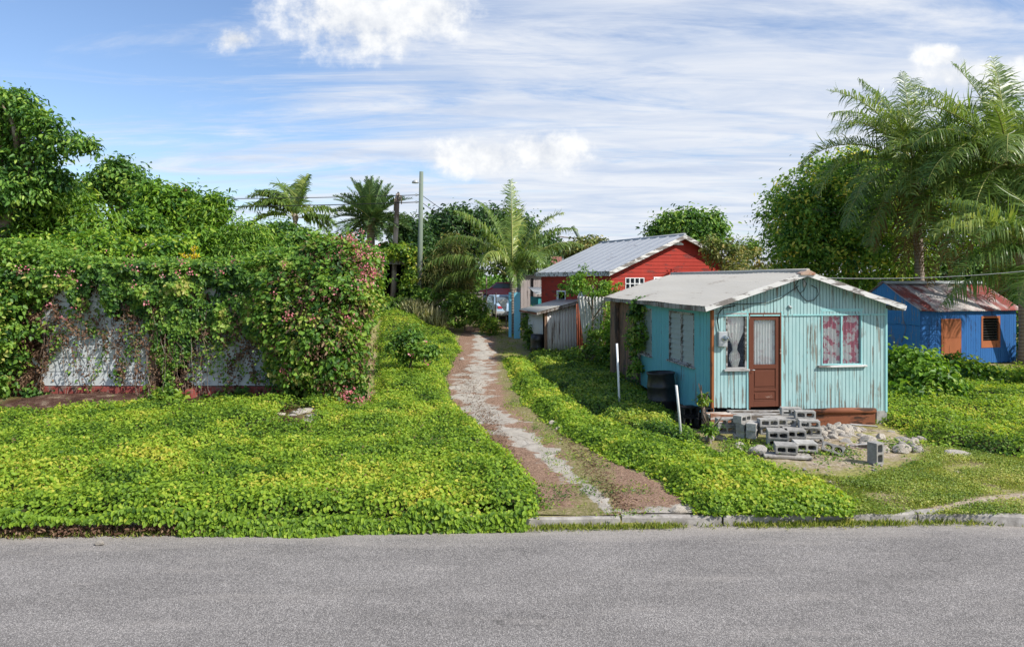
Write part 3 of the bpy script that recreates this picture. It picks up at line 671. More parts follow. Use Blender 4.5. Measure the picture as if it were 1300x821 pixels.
def window(parent, x0, x1, z0, z1, y, fm, axis='x', fw=.035, mull=1, louv=9, sill=True, sillm=None, cm=None, shape='full', sillov=.06, depth=.05, lm=None):
    """local-axis window: frame mesh > louvre pane, curtain, sill. y is the wall face"""
    def bx(mb, a, b, ya, yb, c, d): mb.box(a, b, ya, yb, c, d) if axis == 'x' else mb.box(ya, yb, a, b, c, d)
    fr = MB(); o = y - .034
    bx(fr, x0, x0 + fw, o, y + depth, z0, z1); bx(fr, x1 - fw, x1, o, y + depth, z0, z1)
    bx(fr, x0 + fw, x1 - fw, o, y + depth, z1 - fw, z1); bx(fr, x0 + fw, x1 - fw, o, y + depth, z0, z0 + fw)
    for k in range(1, mull + 1):
        c = x0 + (x1 - x0) * k / (mull + 1); bx(fr, c - fw * .7, c + fw * .7, o + .004, y + depth, z0 + fw, z1 - fw)
    w = fr.build('window', fm, parent, bevel=.003)
    gm_ = MB(); ys = y + .012
    for k in range(louv):
        za = z0 + fw + (z1 - z0 - 2 * fw) * k / louv; zb_ = z0 + fw + (z1 - z0 - 2 * fw) * (k + 1) / louv + .012
        for p in range(mull + 1):
            a = x0 + (x1 - x0) * p / (mull + 1) + fw; b = x0 + (x1 - x0) * (p + 1) / (mull + 1) - fw
            q = [(a, ys - .022, za), (b, ys - .022, za), (b, ys + .012, zb_), (a, ys + .012, zb_)]
            q = q if axis == 'x' else [(v[1], v[0], v[2]) for v in q]; gm_.add(q, [(0, 1, 2, 3)])
    if louv: gm_.build('louvre_pane', lm or M['glass'], w)
    if sill:
        s_ = MB(); bx(s_, x0 - sillov, x1 + sillov, y - .09, y + .02, z0 - .045, z0 - .003); s_.build('sill', sillm or greysill, w, bevel=.004)
    if cm:
        for p in range(mull + 1):
            a = x0 + (x1 - x0) * p / (mull + 1) + .02; b = x0 + (x1 - x0) * (p + 1) / (mull + 1) - .02
            curtain(w, a, b, z0 + .02, z1 - .02, y + .05, cm, max(3, int((b - a) / .09)), .022, axis, shape)
    return w
def roofsheet(name, mat, parent, p00, p10, p11, p01, waves, amp, per=6, vseg=6, kind='corr', solid=.004, sag=0, seed=0):
    """p00->p10 runs across the waves, p00->p01 along them"""
    p00, p10, p11, p01 = map(Vector, (p00, p10, p11, p01)); n = int(waves * per); nrm = (p10 - p00).cross(p01 - p00).normalized()
    if nrm.z < 0 and abs(nrm.z) > .05: nrm = -nrm
    rr = np.random.RandomState(seed); vs = []
    for j in range(vseg + 1):
        t = j / vseg
        for i in range(n + 1):
            s = i / n; p = (p00.lerp(p10, s)).lerp(p01.lerp(p11, s), t); ph = s * waves
            if kind == 'corr': h = amp * math.sin(ph * 2 * math.pi)
            else:
                q = (ph % 1); h = amp * max(0, 1 - abs(q - .5) / .12)
            h += sag * (float(vnoise(np.array([s * 5 + seed]), np.array([t * 3.]))[0]) - .5)
            vs.append(p + nrm * h)
    fs = [(j * (n + 1) + i, j * (n + 1) + i + 1, (j + 1) * (n + 1) + i + 1, (j + 1) * (n + 1) + i) for j in range(vseg) for i in range(n)]
    return MB().add(vs, fs, kind == 'corr').build(name, mat, parent, solid=solid)

# ------------------------------------------------------------------ TEAL HOUSE
def teal_house():
    P0 = (4.62, 17.0); A = R(7.5); fr = Frame(P0, A); W = fr.fx(1124); D = 5.45; DL = 8.15
    root = empty('wooden_house', (P0[0], P0[1], 0), A)
    tag(root, 'small teal painted board house with pale low gable roof and concrete block steps in front', 'house')
    RX = W / 2; ze = 2.80; zr = 3.60; ov = .29
    sl = (zr - ze) / (RX + ov)
    zt = lambda x: zr - abs(x - RX) * sl - .035
    zb = lambda x: .47 - .2 * x / W
    wl0, wl1 = fr.fx(921), fr.fx(947); dr0, dr1 = fr.fx(949.5), fr.fx(991); wr0, wr1 = fr.fx(1042), fr.fx(1093.5)
    zw1 = fr.fz(930, 397); zwl0 = fr.fz(935, 468); zwr1 = fr.fz(1070, 393.5); zwr0 = fr.fz(1070, 463)
    zd1 = fr.fz(970, 397); zd0 = .46
    holes = [(wl0, wl1, zwl0, zw1), (dr0, dr1, -1, zd1), (wr0, wr1, zwr0, zwr1)]
    holes[1] = (dr0, dr1, .40, zd1)
    mb = MB(); zsplit = 2.58
    boards(mb, W, .088, zb, lambda x: min(zsplit - .012, zt(x)), holes, seed=4)
    boards(mb, W, .082, lambda x: zsplit, lambda x: max(zt(x), zsplit), [], seed=9, th=.03)
    wall = mb.build('front_wall', tealf, root)
    # trim strips
    t = MB(); t.box(.0, W, -.044, -.032, zsplit - .02, zsplit + .012); t.box(dr0 - .035, dr0 - .002, -.036, .0, .4, zd1 + .03); t.box(dr1 + .002, dr1 + .035, -.036, .0, .4, zd1 + .03)
    t.box(wl0 - .05, dr0 - .04, -.034, -.02, zw1 + .002, zw1 + .035)
    t.box(wr0 - .03, wr1 + .03, -.034, -.02, zwr1 + .002, zwr1 + .035)
    t.box(W - .02, W + .03, -.04, .06, .27, 2.72); t.build('trim', tealtrim, root)
    p = MB(); p.box(-.05, .005, -.05, .05, .36, 2.70); p.build('corner_post', rustpost, root)
    # side wall, teal part then grey boards
    w2a, w2b = fr.sy(882.5), fr.sy(850.5); w3a, w3b = fr.sy(828.5), 6.0
    sh = [(w2a, w2b, 1.27, 2.58), (w3a, w3b, 1.20, 2.56)]
    mb = MB(); boards(mb, D - .02, .085, lambda x: .22, lambda x: 2.74, sh, axis='y', seed=2); mb.build('side_wall', teals, root)
    mb = MB(); bd = lambda a: MB()
    mbt = MB(); boards(mbt, DL - D, .16, lambda x: .1, lambda x: 2.72, [(-.01, w3b - D, 1.20, 2.56)], axis='y', seed=3, th=.02)
    mbt.v = [(v[0], v[1] + D, v[2]) for v in mbt.v]; mbt.build('side_wall', brownwood, root)
    window(root, w2a, w2b, 1.27, 2.58, 0, greysill, 'y', mull=1, louv=9, lm=M['frosted_louvre'], fw=.05)
    window(root, w3a, w3b, 1.20, 2.56, 0, greysill, 'y', mull=1, louv=8, lm=M['frosted_louvre'], fw=.05, sillm=whitewood)
    # other two walls and floor
    mb = MB(); boards(mb, DL, .15, lambda x: .2, lambda x: 2.74, [], axis='y', seed=5); mb.v = [(W - v[0], v[1], v[2]) for v in mb.v]; mb.f = [f[::-1] for f in mb.f]; mb.build('side_wall', tealf, root)
    mb = MB(); boards(mb, W, .15, lambda x: .2, zt, [], seed=6); mb.v = [(v[0], DL - v[1], v[2]) for v in mb.v]; mb.f = [f[::-1] for f in mb.f]; mb.build('rear_wall', teals, root)
    mb = MB(); mb.box(.02, W - .02, .04, DL - .04, .34, .42); mb.box(.05, W - .05, .9, .93, .42, 2.7); mb.build('floor', M['painted_interior_dark'], root)  # floor, plus an upright black panel painting the room's darkness behind the windows
    # windows and door on the front
    window(root, wl0, wl1, zwl0, zw1, 0, greysill, mull=0, louv=9, cm=M['curtain_lace'], shape='tied')
    window(root, wr0, wr1, zwr0, zwr1, 0, tealtrim, mull=1, louv=9, cm=M['curtain_pink'], sillov=.1, sillm=whitewood, fw=.03)
    d = MB(); y0 = -.02
    d.box(dr0, dr0 + .04, y0 - .025, .06, .42, zd1); d.box(dr1 - .04, dr1, y0 - .025, .06, .42, zd1); d.box(dr0 + .04, dr1 - .04, y0 - .025, .06, zd1 - .04, zd1)
    door = d.build('door', doorm, root, bevel=.004)
    a, b = dr0 + .045, dr1 - .045; z0, z1 = zd0, zd1 - .045; st = .09; zm = z0 + (z1 - z0) * .46
    e = MB(); e.box(a, a + st, y0, y0 + .04, z0, z1); e.box(b - st, b, y0, y0 + .04, z0, z1); e.box(a + st, b - st, y0, y0 + .04, z1 - .12, z1); e.box(a + st, b - st, y0, y0 + .04, zm - .1, zm)
    e.box(a + st, b - st, y0, y0 + .04, z0, z0 + .13); e.box(a + st, b - st, y0, y0 + .04, z0 + .36, z0 + .42)
    e.box(a + st, b - st, y0 + .016, y0 + .03, z0 + .13, z0 + .36); e.box(a + st, b - st, y0 + .016, y0 + .03, z0 + .42, zm - .1)
    for zz in (z0 + .137, z0 + .425, z0 + .60): e.box(a + st + .015, b - st - .015, y0 + .006, y0 + .012, zz, zz + .018)
    e.box(a + st + .02, b - st - .02, y0 + .004, y0 + .012, z0 + .18, z0 + .31); e.box(a + st + .02, b - st - .02, y0 + .004, y0 + .012, z0 + .47, zm - .15)
    e.build('door_leaf', doorm, door, bevel=.005)
    MB().add([(a + st, y0 + .018, zm), (b - st, y0 + .018, zm), (b - st, y0 + .018, z1 - .12), (a + st, y0 + .018, z1 - .12)], [(0, 1, 2, 3)]).build('pane', M['glass'], door)
    curtain(door, a + st - .01, b - st + .01, zm - .02, z1 - .1, y0 + .07, M['curtain_white'], 8, .016)
    MB().tube([(a + .03, y0 - .0, zm - .12), (a + .03, y0 - .05, zm - .12), (a + .09, y0 - .055, zm - .12)], .011, 8).build('handle', M['meter_grey'], door)
    # roof: pale sheets with low ribs
    rf = roofsheet('roof', roofbeige, root, (RX, -ov - .03, zr), (RX, DL + .6, zr + .0), (-ov, DL + .6, ze), (-ov, -ov - .03, ze), 34, .011, 8, 6, 'rib', .006, sag=.05, seed=3)
    roofsheet('roof', roofbeige, root, (RX, -ov - .03, zr), (RX, DL + .6, zr), (W + ov, DL + .6, ze), (W + ov, -ov - .03, ze), 34, .011, 8, 6, 'rib', .006, sag=.04, seed=5)
    cp = MB(); cp.tube([(RX, -ov - .05, zr + .012), (RX, 1.8, zr + .014), (RX, 5, zr + .01), (RX, DL + .62, zr + .012)], .045, 8); cp.build('ridge_cap', roofbeige, rf)
    rg_ = MB(); rg_.box(RX - .19, RX, -ov - .07, -ov + .14, zr - .09, zr + .02, zt=(zr - .05, zr + .028)); rg_.box(RX, RX + .17, -ov - .07, -ov + .14, zr - .09, zr + .02, zt=(zr + .028, zr - .045)); rg_.build('ridge_end', ridgerust, rf)
    b_ = MB()
    b_.beam((-ov - .02, -ov - .02, ze - .065), (RX, -ov - .02, zr - .065), .028, .11); b_.beam((RX, -ov - .02, zr - .065), (W + ov + .02, -ov - .02, ze - .065), .028, .11)
    b_.build('barge_board', whitewood, rf)
    n = 14; rr = random.Random(4)
    for xa in (-ov, W + ov - .03):                 # ragged weathered eave boards
        f_ = MB()
        for i in range(n):
            ya = -ov + (DL + .9) * i / n; yb = -ov + (DL + .9) * (i + 1) / n - .004; dz = rr.uniform(-.015, .015)
            f_.box(xa, xa + .03, ya, yb, ze - .12 + dz, ze - .012)
        f_.build('eave_board', greywood, rf)
    # under parts
    s_ = MB(); kx0, kx1 = fr.fx(1024, -.1), fr.fx(1111, -.1)
    s_.box(kx0, kx1, -.11, -.05, -.02, .33); s_.tube([(kx0 - .03, -.1, .33), (kx1 * .5 + kx0 * .5, -.105, .34), (kx1, -.1, .325)], [.07, .075, .06], 10)
    s_.build('skirting', skirt, root)
    for q in ((W - .24, W + .02, -.03, .22, -.1, .3), (-.02, .2, -.03, .2, -.1, .35), (-.0, .2, 3.8, 4.0, -.1, .3), (.5, 4.0, -.0, .12, -.1, .24)): MB().box(*q).build('foundation_pier', blockm, root)
    po = MB(); dpo = fr.sy(786); po.box(-.16, -.04, dpo - .1, dpo + .55, -.05, 2.7); po.build('porch_post', brownwood, root)
    # meter and service cable
    mx_, mz_ = fr.fx(915.5), fr.fz(915, 430)
    m_ = MB(); m_.box(mx_ - .11, mx_ + .1, -.13, -.03, mz_ - .17, mz_ + .17); mo = m_.build('meter_box', M['meter_grey'], root, bevel=.01)
    g_ = MB(); g_.lathe([(0, .1), (.05, .1), (.072, .08), (.078, .0)], 20); g_.v = [(v[0] + mx_ + .03, -.13 - v[2], v[1] + mz_ + .02) for v in g_.v]; g_.build('meter_dial', M['glass'], mo)
    g_ = MB(); g_.lathe([(0, .02), (.06, .02), (.065, 0)], 16); g_.v = [(v[0] + mx_ + .03, -.13 - v[2], v[1] + mz_ + .02) for v in g_.v]; g_.build('dial_face', M['car_glass'], mo)
    def fp(px, py, off=-.06): return (fr.fx(px, off), off, fr.fz(px, py, off))
    cb = MB()
    cb.tube([fp(913, 420), fp(911, 408), fp(912, 398), fp(918, 391), fp(934, 388)], .012, 6)
    cb.tube([fp(x, y) for x, y in ((916, 386), (945, 386), (975, 384), (992, 378), (1005, 369), (1014, 363))], .009, 6)
    cb.tube([fp(x, y) for x, y in ((1014, 356), (1010, 362), (1014, 370), (1018, 376), (1024, 382), (1033, 381), (1039, 374), (1037, 366), (1030, 362))], .009, 6)
    cb.tube([fp(x, y) for x, y in ((1018, 352), (1024, 360), (1021, 368), (1016, 372))], .008, 6)
    cb.build('service_cable', M['cable_black'], root)
    MB().tube([fp(1021, 355), fp(1021, 364)], .03, 8).build('insulator', M['meter_grey'], root); MB().tube([fp(1001, 388), fp(1005, 391)], .022, 8).build('insulator', M['meter_grey'], root)
    return fr
TH = teal_house()
def porch():
    P0 = (4.62, 17.0); A = R(7.5); fr = TH; root = empty('plank_porch', (P0[0], P0[1], 0), A)
    tag(root, 'sagging grey plank landing below the brown door of the teal house', 'landing')
    mb = MB(); rr = random.Random(5); x = fr.fx(938, -.5); x1 = fr.fx(1021, -.5)
    ys_ = [-.06, -.24, -.42, -.6, -.78]
    for i in range(4):
        z = .40 - .028 * i; mb.box(fr.fx(931, -.5) + rr.uniform(-.1, .1), x1 + .1 - .14 * i, ys_[i + 1] + .01, ys_[i] - .01, z - .03, z, zt=(z + .02, z - .03))
    mb.build('deck', greysill, root, bevel=.004)
    mb = MB(); a, b = fr.fx(901, -.55), fr.fx(952, -.55); mb.box(a, b, -.6, -.565, .22, .40, zt=(.44, .36)); mb.box(a + .05, b - .1, -.563, -.1, .3, .38); mb.build('front_board', peel, root, bevel=.004)
    for xx in (a + .08, x1 - .1): MB().box(xx - .04, xx + .04, -.55, -.47, -.1, .3).build('leg', greywood, root)
porch()

# ------------------------------------------------------------------ RED HOUSE
def red_house():
    P0 = (4.0, 30.0); A = R(21.3); fr = Frame(P0, A); W = 6.7; D = 7.0
    root = empty('wooden_house', (P0[0], P0[1], float(gz(5, 33))), A); zo = root.location.z
    tag(root, 'red lapboard house with grey metal gable roof standing behind the teal house', 'house')
    ze = 3.74 - zo; zr = 5.28 - zo; ov = .2; RX = W / 2; sl = (zr - ze) / (RX + ov); zt = lambda x: zr - abs(x - RX) * sl - .06
    Z = lambda px, py: fr.fz(px, py) - zo; ZS = lambda px, py: fr.sz(px, py) - zo
    h = [(fr.fx(793.5), fr.fx(817.5), Z(805, 375), Z(805, 352.5)), (fr.fx(829.5), fr.fx(856), Z(840, 375), Z(840, 351.5))]
    mb = MB(); hboards(mb, W, .15, .1, zt, h); mb.build('gable_wall', red1, root)
    s = [(fr.sy(761), fr.sy(752.5), 2.05, 2.8), (fr.sy(743.5), fr.sy(735), 2.1, 2.75), (fr.sy(718.5), fr.sy(707.5), 2.05, 2.75)]
    mb = MB(); hboards(mb, D, .15, .1, lambda x: ze - .05, s, axis='y'); mb.build('side_wall', red1, root)
    mb = MB(); hboards(mb, D, .15, .1, lambda x: ze - .05, [], axis='y'); mb.v = [(W - v[0], v[1], v[2]) for v in mb.v]; mb.f = [f[::-1] for f in mb.f]; mb.build('side_wall', red1, root)
    mb = MB(); hboards(mb, W, .15, .1, zt, []); mb.v = [(v[0], D - v[1], v[2]) for v in mb.v]; mb.f = [f[::-1] for f in mb.f]; mb.build('rear_wall', red1, root)
    mb = MB(); mb.box(.1, W - .1, .1, D - .1, -.3, .12); mb.box(.3, W - .3, 1.2, 1.25, .1, ze - .1); mb.build('floor', M['painted_interior_dark'], root)  # floor and a black upright sheet, indoor shade put into its colour
    # gable windows: barred white shutter frame, then a plain opening
    a, b, z0, z1 = h[0]; w = window(root, a, b, z0, z1, 0, whitepaint, mull=3, louv=5, sill=False, fw=.03)
    q = MB()
    for k in (1, 2): zz = z0 + (z1 - z0) * k / 3; q.box(a, b, -.05, -.035, zz - .015, zz + .015)
    q.build('bars', whitepaint, w)
    a, b, z0, z1 = h[1]; window(root, a, b, z0, z1, 0, whitepaint, mull=0, louv=0, sill=False, fw=.06)
    for (a, b, z0, z1), mu in zip(s, (2, 1, 0)): window(root, a, b, z0, z1, 0, whitepaint, 'y', mull=mu, louv=0 if mu == 0 else 4, sill=False, fw=.06)
    v = MB(); n = 12; cx_, cz_ = fr.fx(861), zr - .42   # half-round vent
    pts = [(cx_ + .24 * math.cos(math.pi * k / n), -.045, cz_ + .12 * math.sin(math.pi * k / n)) for k in range(n + 1)]
    v.add(pts + [(p[0], -.01, p[2]) for p in pts], [tuple(range(n, -1, -1))] + [(i, i + 1, i + n + 2, i + n + 1) for i in range(n)]); v.build('gable_vent', whitepaint, root)
    y0, y1 = -.32, D + .25
    r1 = roofsheet('roof', roofgrey, root, (RX, y0, zr), (RX, y1, zr), (-ov, y1, ze), (-ov, y0, ze), 10, .035, 12, 3, 'rib', .01)
    roofsheet('roof', roofgrey, root, (RX, y0, zr), (RX, y1, zr), (W + ov, y1, ze), (W + ov, y0, ze), 10, .035, 12, 3, 'rib', .01)
    MB().tube([(RX, y0, zr + .01), (RX, y1, zr + .01)], .06, 8).build('ridge_cap', roofgrey, r1)
    mb = MB(); mb.beam((-ov - .02, y0, ze - .09), (RX, y0, zr - .09), .03, .16); mb.beam((RX, y0, zr - .09), (W + ov + .02, y0, ze - .09), .03, .16); mb.build('barge_board', whitewood, r1)
    mb = MB(); mb.box(-ov - .03, -ov, y0, y1, ze - .19, ze - .015); mb.build('gutter', whitewood, r1)
    mb = MB(); mb.add([(.0, -.03, ze - .02), (RX - .02, -.03, zr - .12), (RX - .02, y0 + .03, zr - .14), (0, y0 + .03, ze - .05)], [(0, 1, 2, 3)]); mb.add([(W, -.03, ze - .02), (RX + .02, -.03, zr - .12), (RX + .02, y0 + .03, zr - .14), (W, y0 + .03, ze - .05)], [(0, 3, 2, 1)]); mb.build('soffit', greywood, r1)
red_house()

# ------------------------------------------------------------------ BLUE HOUSE
def blue_house():
    P0 = (16.0, 29.0); A = R(17); fr = Frame(P0, A); W = 4.95; D = 3.6
    zo = float(gz(*P0)); root = empty('wooden_house', (P0[0], P0[1], zo), A)
    tag(root, 'small bright blue house with red and white corrugated roof among bushes', 'house')
    RX = D / 2; ze = 2.16 - zo; zr = 3.3 - zo; ov = .16; sl = (zr - ze) / (RX + ov)
    da, db = fr.fx(1194), fr.fx(1218.5); wa, wb = fr.fx(1245), fr.fx(1269); Z = lambda px, py: fr.fz(px, py) - zo
    h = [(da, db, .08, Z(1205, 404.5)), (wa, wb, Z(1257, 441), Z(1257, 401))]
    x1 = fr.fx(1190)
    mb = MB(); hboards(mb, x1, .2, .0, lambda x: ze - .0, []); mb.build('front_wall', blue1, root)
    mb = MB(); boards(mb, W - x1, .12, lambda x: .0, lambda x: ze - .0, [(a - x1, b - x1, c, d) for a, b, c, d in h], seed=2, groove=.008); mb.v = [(v[0] + x1, v[1], v[2]) for v in mb.v]; mb.build('front_wall', blue1, root)
    zt = lambda y: zr - abs(y - RX) * sl - .03
    mb = MB(); hboards(mb, D, .19, .0, lambda y: min(1.55, zt(y)), [], axis='y'); boards(mb, D, .13, lambda y: 1.56, lambda y: max(zt(y), 1.56), [], axis='y', th=.03, seed=3); mb.build('side_wall', blue2, root)
    mb = MB(); hboards(mb, D, .19, .0, zt, [], axis='y'); mb.v = [(W - v[0], v[1], v[2]) for v in mb.v]; mb.f = [f[::-1] for f in mb.f]; mb.build('side_wall', blue2, root)
    mb = MB(); hboards(mb, W, .19, .0, lambda x: ze, []); mb.v = [(v[0], D - v[1], v[2]) for v in mb.v]; mb.f = [f[::-1] for f in mb.f]; mb.build('rear_wall', blue1, root)
    mb = MB(); mb.box(.1, W - .1, .1, D - .1, -.2, .06); mb.box(.2, W - .2, .8, .84, .06, ze - .1); mb.build('floor', M['painted_interior_dark'], root)  # floor with an added black panel for the dark seen through openings
    a, b, z0, z1 = h[0]
    mb = MB(); mb.box(a, a + .06, -.045, .05, z0, z1); mb.box(b - .06, b, -.045, .05, z0, z1); mb.box(a + .06, b - .06, -.045, .05, z1 - .06, z1); d = mb.build('door', blueorange, root)
    mb = MB(); m = (a + b) / 2
    Rm = Matrix.Translation((a + .06, -.02, 0)) @ Matrix.Rotation(R(-9), 4, 'Z')
    L = b - a - .14; mb.box(0, L, 0, .035, z0, z1 - .07, Rm); mb.box(.08, L - .08, -.012, -.001, z0 + .15, z0 + .85, Rm); mb.box(.08, L - .08, -.012, -.001, z0 + 1.0, z1 - .2, Rm); mb.build('door_leaf', blueorange, d)
    a, b, z0, z1 = h[1]; w = window(root, a, b, z0, z1, 0, blueorange, mull=0, louv=0, sill=False, fw=.09)
    mb = MB()
    for k in range(8):
        zz = z0 + .32 + (z1 - z0 - .42) * k / 8; mb.box(a + .1, b - .1, -.01, .012, zz, zz + .05, Matrix.Translation((0, 0, 0)))
    mb.build('shutter_slats', M['black_plastic'], w); MB().box(a + .09, b - .09, -.03, .02, z0 + .09, z0 + .28).build('lower_panel', blueorange, w)
    y = -ov
    r = roofsheet('roof', M['red_and_white_roof_sheets'], root, (-.12, y, ze), (W + .22, y, ze), (W + .22, RX, zr), (-.12, RX, zr), 52, .016, 5, 5, 'corr', .004, sag=.07, seed=2)
    roofsheet('roof', M['red_and_white_roof_sheets'], root, (-.12, D + ov, ze), (W + .22, D + ov, ze), (W + .22, RX, zr), (-.12, RX, zr), 52, .016, 5, 5, 'corr', .004, seed=4)
    mb = MB(); mb.beam((-.14, RX - .13, zr - .01), (W + .24, RX - .13, zr - .02), .26, .012, up=(0, -.45, 1)); mb.beam((-.14, RX + .13, zr - .02), (W + .24, RX + .13, zr - .03), .26, .012, up=(0, .45, 1)); mb.build('ridge_cap', roofgrey, r)
    c = MB(); c.tube([(-.06, .75, 1.75), (-.07, .62, 1.45), (-.06, .72, 1.15), (-.06, .85, .85)], .012, 5); c.build('hanging_cord', M['cable_pale'], root)
blue_house()

# ------------------------------------------------------------------ RUIN (left)
RUIN_Y = 21.6
def ruin():
    x0, x1 = -14.4, -5.9; root = empty('ruined_building', (x0, RUIN_Y, 0)); W = x1 - x0
    tag(root, 'derelict white walled building with red plinth, almost buried under flowering vines', 'ruin')
    X_ = lambda px: (px - HX) / F * RUIN_Y - x0; Z_ = lambda py: CZ - (py - HY) / F * RUIN_Y
    mb = MB(); H = 3.15
    p0, p1 = X_(191), X_(204)
    zs = [.3, .72, 1.12, 1.5, 1.95, 2.35, 2.75, H]
    for a, b in ((0.1, p0), (p1 + .75, X_(350)), (X_(350) + .02, W)):
        for z0, z1 in zip(zs[:-1], zs[1:]): mb.box(a, b, -.02, .18, z0 + .01, z1 - .016)
        mb.box(a, b, .02, .16, .3, H)
    mb.box(0.1, W, .2, .3, H - .3, H)
    mb.box(0, .18, .18, 5, .3, H); mb.box(W - .18, W, .18, 5, .3, H); mb.box(0, W, 4.82, 5, .3, H)
    mb.build('wall', ruinwhite, root, bevel=.006)
    mb = MB(); mb.box(-.03, p0, -.05, .2, -.1, .29); mb.box(p1 + .75, W + .03, -.05, .2, -.1, .29); mb.box(X_(243), X_(252), -.45, -.06, -.1, .24); mb.box(X_(232), X_(246), -.3, .1, -.1, .13); mb.build('plinth', ruinred, root, bevel=.01)
    mb = MB(); mb.box(p0 + .01, p0 + .2, -.12, .14, -.05, 2.9); mb.box(p1 + .6, p1 + .74, -.05, .14, -.05, 2.9); mb.build('door_post', brownwood, root)
    mb = MB(); mb.box(.1, W - .1, .3, 4.9, H, H + .1); mb.build('roof_slab', ruinwhite, root)
    mb = MB(); mb.box(p0 - .1, p1 + .9, 1.0, 1.05, 0, H - .1); mb.build('dark_backing', M['painted_interior_dark'], root)  # black sheet behind the doorway, the shade inside put into its colour
ruin()
mb = MB()
vs = []; n, m = 46, 16
for j in range(m + 1):
    for i in range(n + 1):
        px = 18 + (215 - 18) * i / n; x = (px - HX) / F * 21; t = j / m; y = 19.2 + (21.55 - 19.2) * t
        e = math.sin(math.pi * i / n) ** .5 * float(ss(0, .55, t)); vs.append((x, y, -.05 + e * .16 + .13 * (float(fbm(np.array([x * 2.]), np.array([y * 2.]))[0]) - .4)))
mb.add(vs, [(j * (n + 1) + i, j * (n + 1) + i + 1, (j + 1) * (n + 1) + i + 1, (j + 1) * (n + 1) + i) for j in range(m) for i in range(n)], True)
g = MT('leaf_mould', .95, .05); g.col(g.ramp(g.math('ADD', g.noise(2.5, 8, .75), g.math('MULTIPLY', g.noise(25, 5, .8), .3)), [(.45, (.03, .018, .014)), (.68, (.12, .065, .05)), (.8, (.3, .23, .17))])).bump(g.noise(20, 8, .8), 1, .05)
tag(mb.build('soil_bank', g.m), kind='structure')

# ------------------------------------------------------------------ small sheds, fences, far buildings
def grey_shed():
    P0 = (1.42, 31.8); A = R(13); zo = float(gz(*P0)); root = empty('garden_shed', (P0[0], P0[1], zo), A)
    tag(root, 'leaning shed of grey weathered corrugated sheets with pale lean-to roof beside the path', 'shed')
    W = 1.5; D = 2.9; zl = 1.96; zh = 2.32
    roofsheet('front_wall', corrdk, root, (0.12, 0, .05), (W, 0, .05), (W + .03, .1, zh - .02), (.04, .0, zl - .0), 11, .022, 6, 3)
    roofsheet('side_wall', corr, root, (0, 0.35, .0), (0, D, .0), (0, D, zl), (0, .35, zl), 14, .02, 6, 2)
    roofsheet('side_wall', corr, root, (W + .02, 0.15, .0), (W + .02, D, .0), (W, D, zh), (W, .15, zh), 14, .02, 6, 2)
    roofsheet('rear_wall', corr, root, (0, D, .0), (W, D, .0), (W, D, zh), (0, D, zl), 11, .02, 6, 2)
    mb = MB(); mb.box(-.02, .1, -.03, .07, -.1, zl - .03); mb.box(W - .02, W + .05, 0.02, .1, -.1, zh); mb.build('corner_post', brownwood, root)
    r = roofsheet('roof', roofbeige, root, (-.42, -.18, zl - .06), (-.42, D + .1, zl - .06), (W + .18, D + .1, zh + .1), (W + .18, -.18, zh + .1), 14, .016, 6, 2, 'corr', .01)
    MB().beam((-.42, -.17, zl - .13), (W + .18, -.17, zh + .03), .04, .09).build('fascia', greywood, r)
    MB().beam((-.42, -.17, zl - .12), (-.42, D, zl - .12), .04, .07).build('eave_strip', rustm, r)
grey_shed()
def metal_fence():
    root = empty('scrap_metal_fence', (2.6, 30.2, float(gz(2.6, 30.2)))); zo = root.location.z
    tag(root, 'scrap fence of tall grey corrugated sheets and a rusty panel between shed and teal house', 'fence')
    def P(px, py, D): v = at(px, py, D); return (v.x - 2.6, v.y - 30.2, v.z - zo)
    roofsheet('metal_sheet', corr, root, P(741, 436, 30), P(769, 430, 29.6), P(770.5, 377, 29.6), P(733, 376, 30), 9, .018, 6, 3)
    o = roofsheet('rusty_sheet', rustm, root, P(732, 450, 30.3), P(744, 450, 30.3), P(742, 383, 30.3), P(731, 386, 30.3), 4, .018, 6, 2)
    roofsheet('metal_sheet', corr, root, P(748, 462, 29.9), P(768, 462, 29.7), P(768, 425, 29.7), P(748, 425, 29.9), 7, .018, 6, 2)
    mb = MB(); mb.beam(P(768, 465, 29.5), P(768, 392, 29.5), .14, .1, up=(0, 1, 0)); mb.beam(P(736, 462, 30.5), P(734, 380, 30.5), .1, .1, up=(0, 1, 0)); mb.build('post', brownwood, root)
metal_fence()
def simple_block(name, label, cat, P0, A, W, D, H, wallm, roofm, zl, zr_, boardw=.14, door=None):
    zo = float(gz(*P0)); root = empty(name, (P0[0], P0[1], zo), A); tag(root, label, cat)
    mb = MB(); boards(mb, W, boardw, lambda x: 0, lambda x: H, [], seed=1); mb.build('front_wall', wallm, root)
    mb = MB(); boards(mb, D, boardw, lambda x: 0, lambda x: H, [], axis='y', seed=1); mb.build('side_wall', wallm, root)
    mb = MB(); boards(mb, D, boardw, lambda x: 0, lambda x: H, [], axis='y', seed=1); mb.v = [(W - v[0], v[1], v[2]) for v in mb.v]; mb.f = [f[::-1] for f in mb.f]; mb.build('side_wall', wallm, root)
    mb = MB(); boards(mb, W, boardw, lambda x: 0, lambda x: H, [], seed=6); mb.v = [(v[0], D - v[1], v[2]) for v in mb.v]; mb.f = [f[::-1] for f in mb.f]; mb.build('rear_wall', wallm, root)
    roofsheet('roof', roofm, root, (-.15, -.2, zl), (W + .15, -.2, zl), (W + .15, D + .15, zr_), (-.15, D + .15, zr_), int(W / .12), .018, 6, 2)
    return root
v = at(661, 400, 44)
r = simple_block('plank_shed', 'tall pale grey plank shed behind the middle coconut palm', 'shed', (v.x, 44), R(6), 1.65, 2.4, 2.75, pinkgrey, roofgrey, 2.78, 2.6, .2)
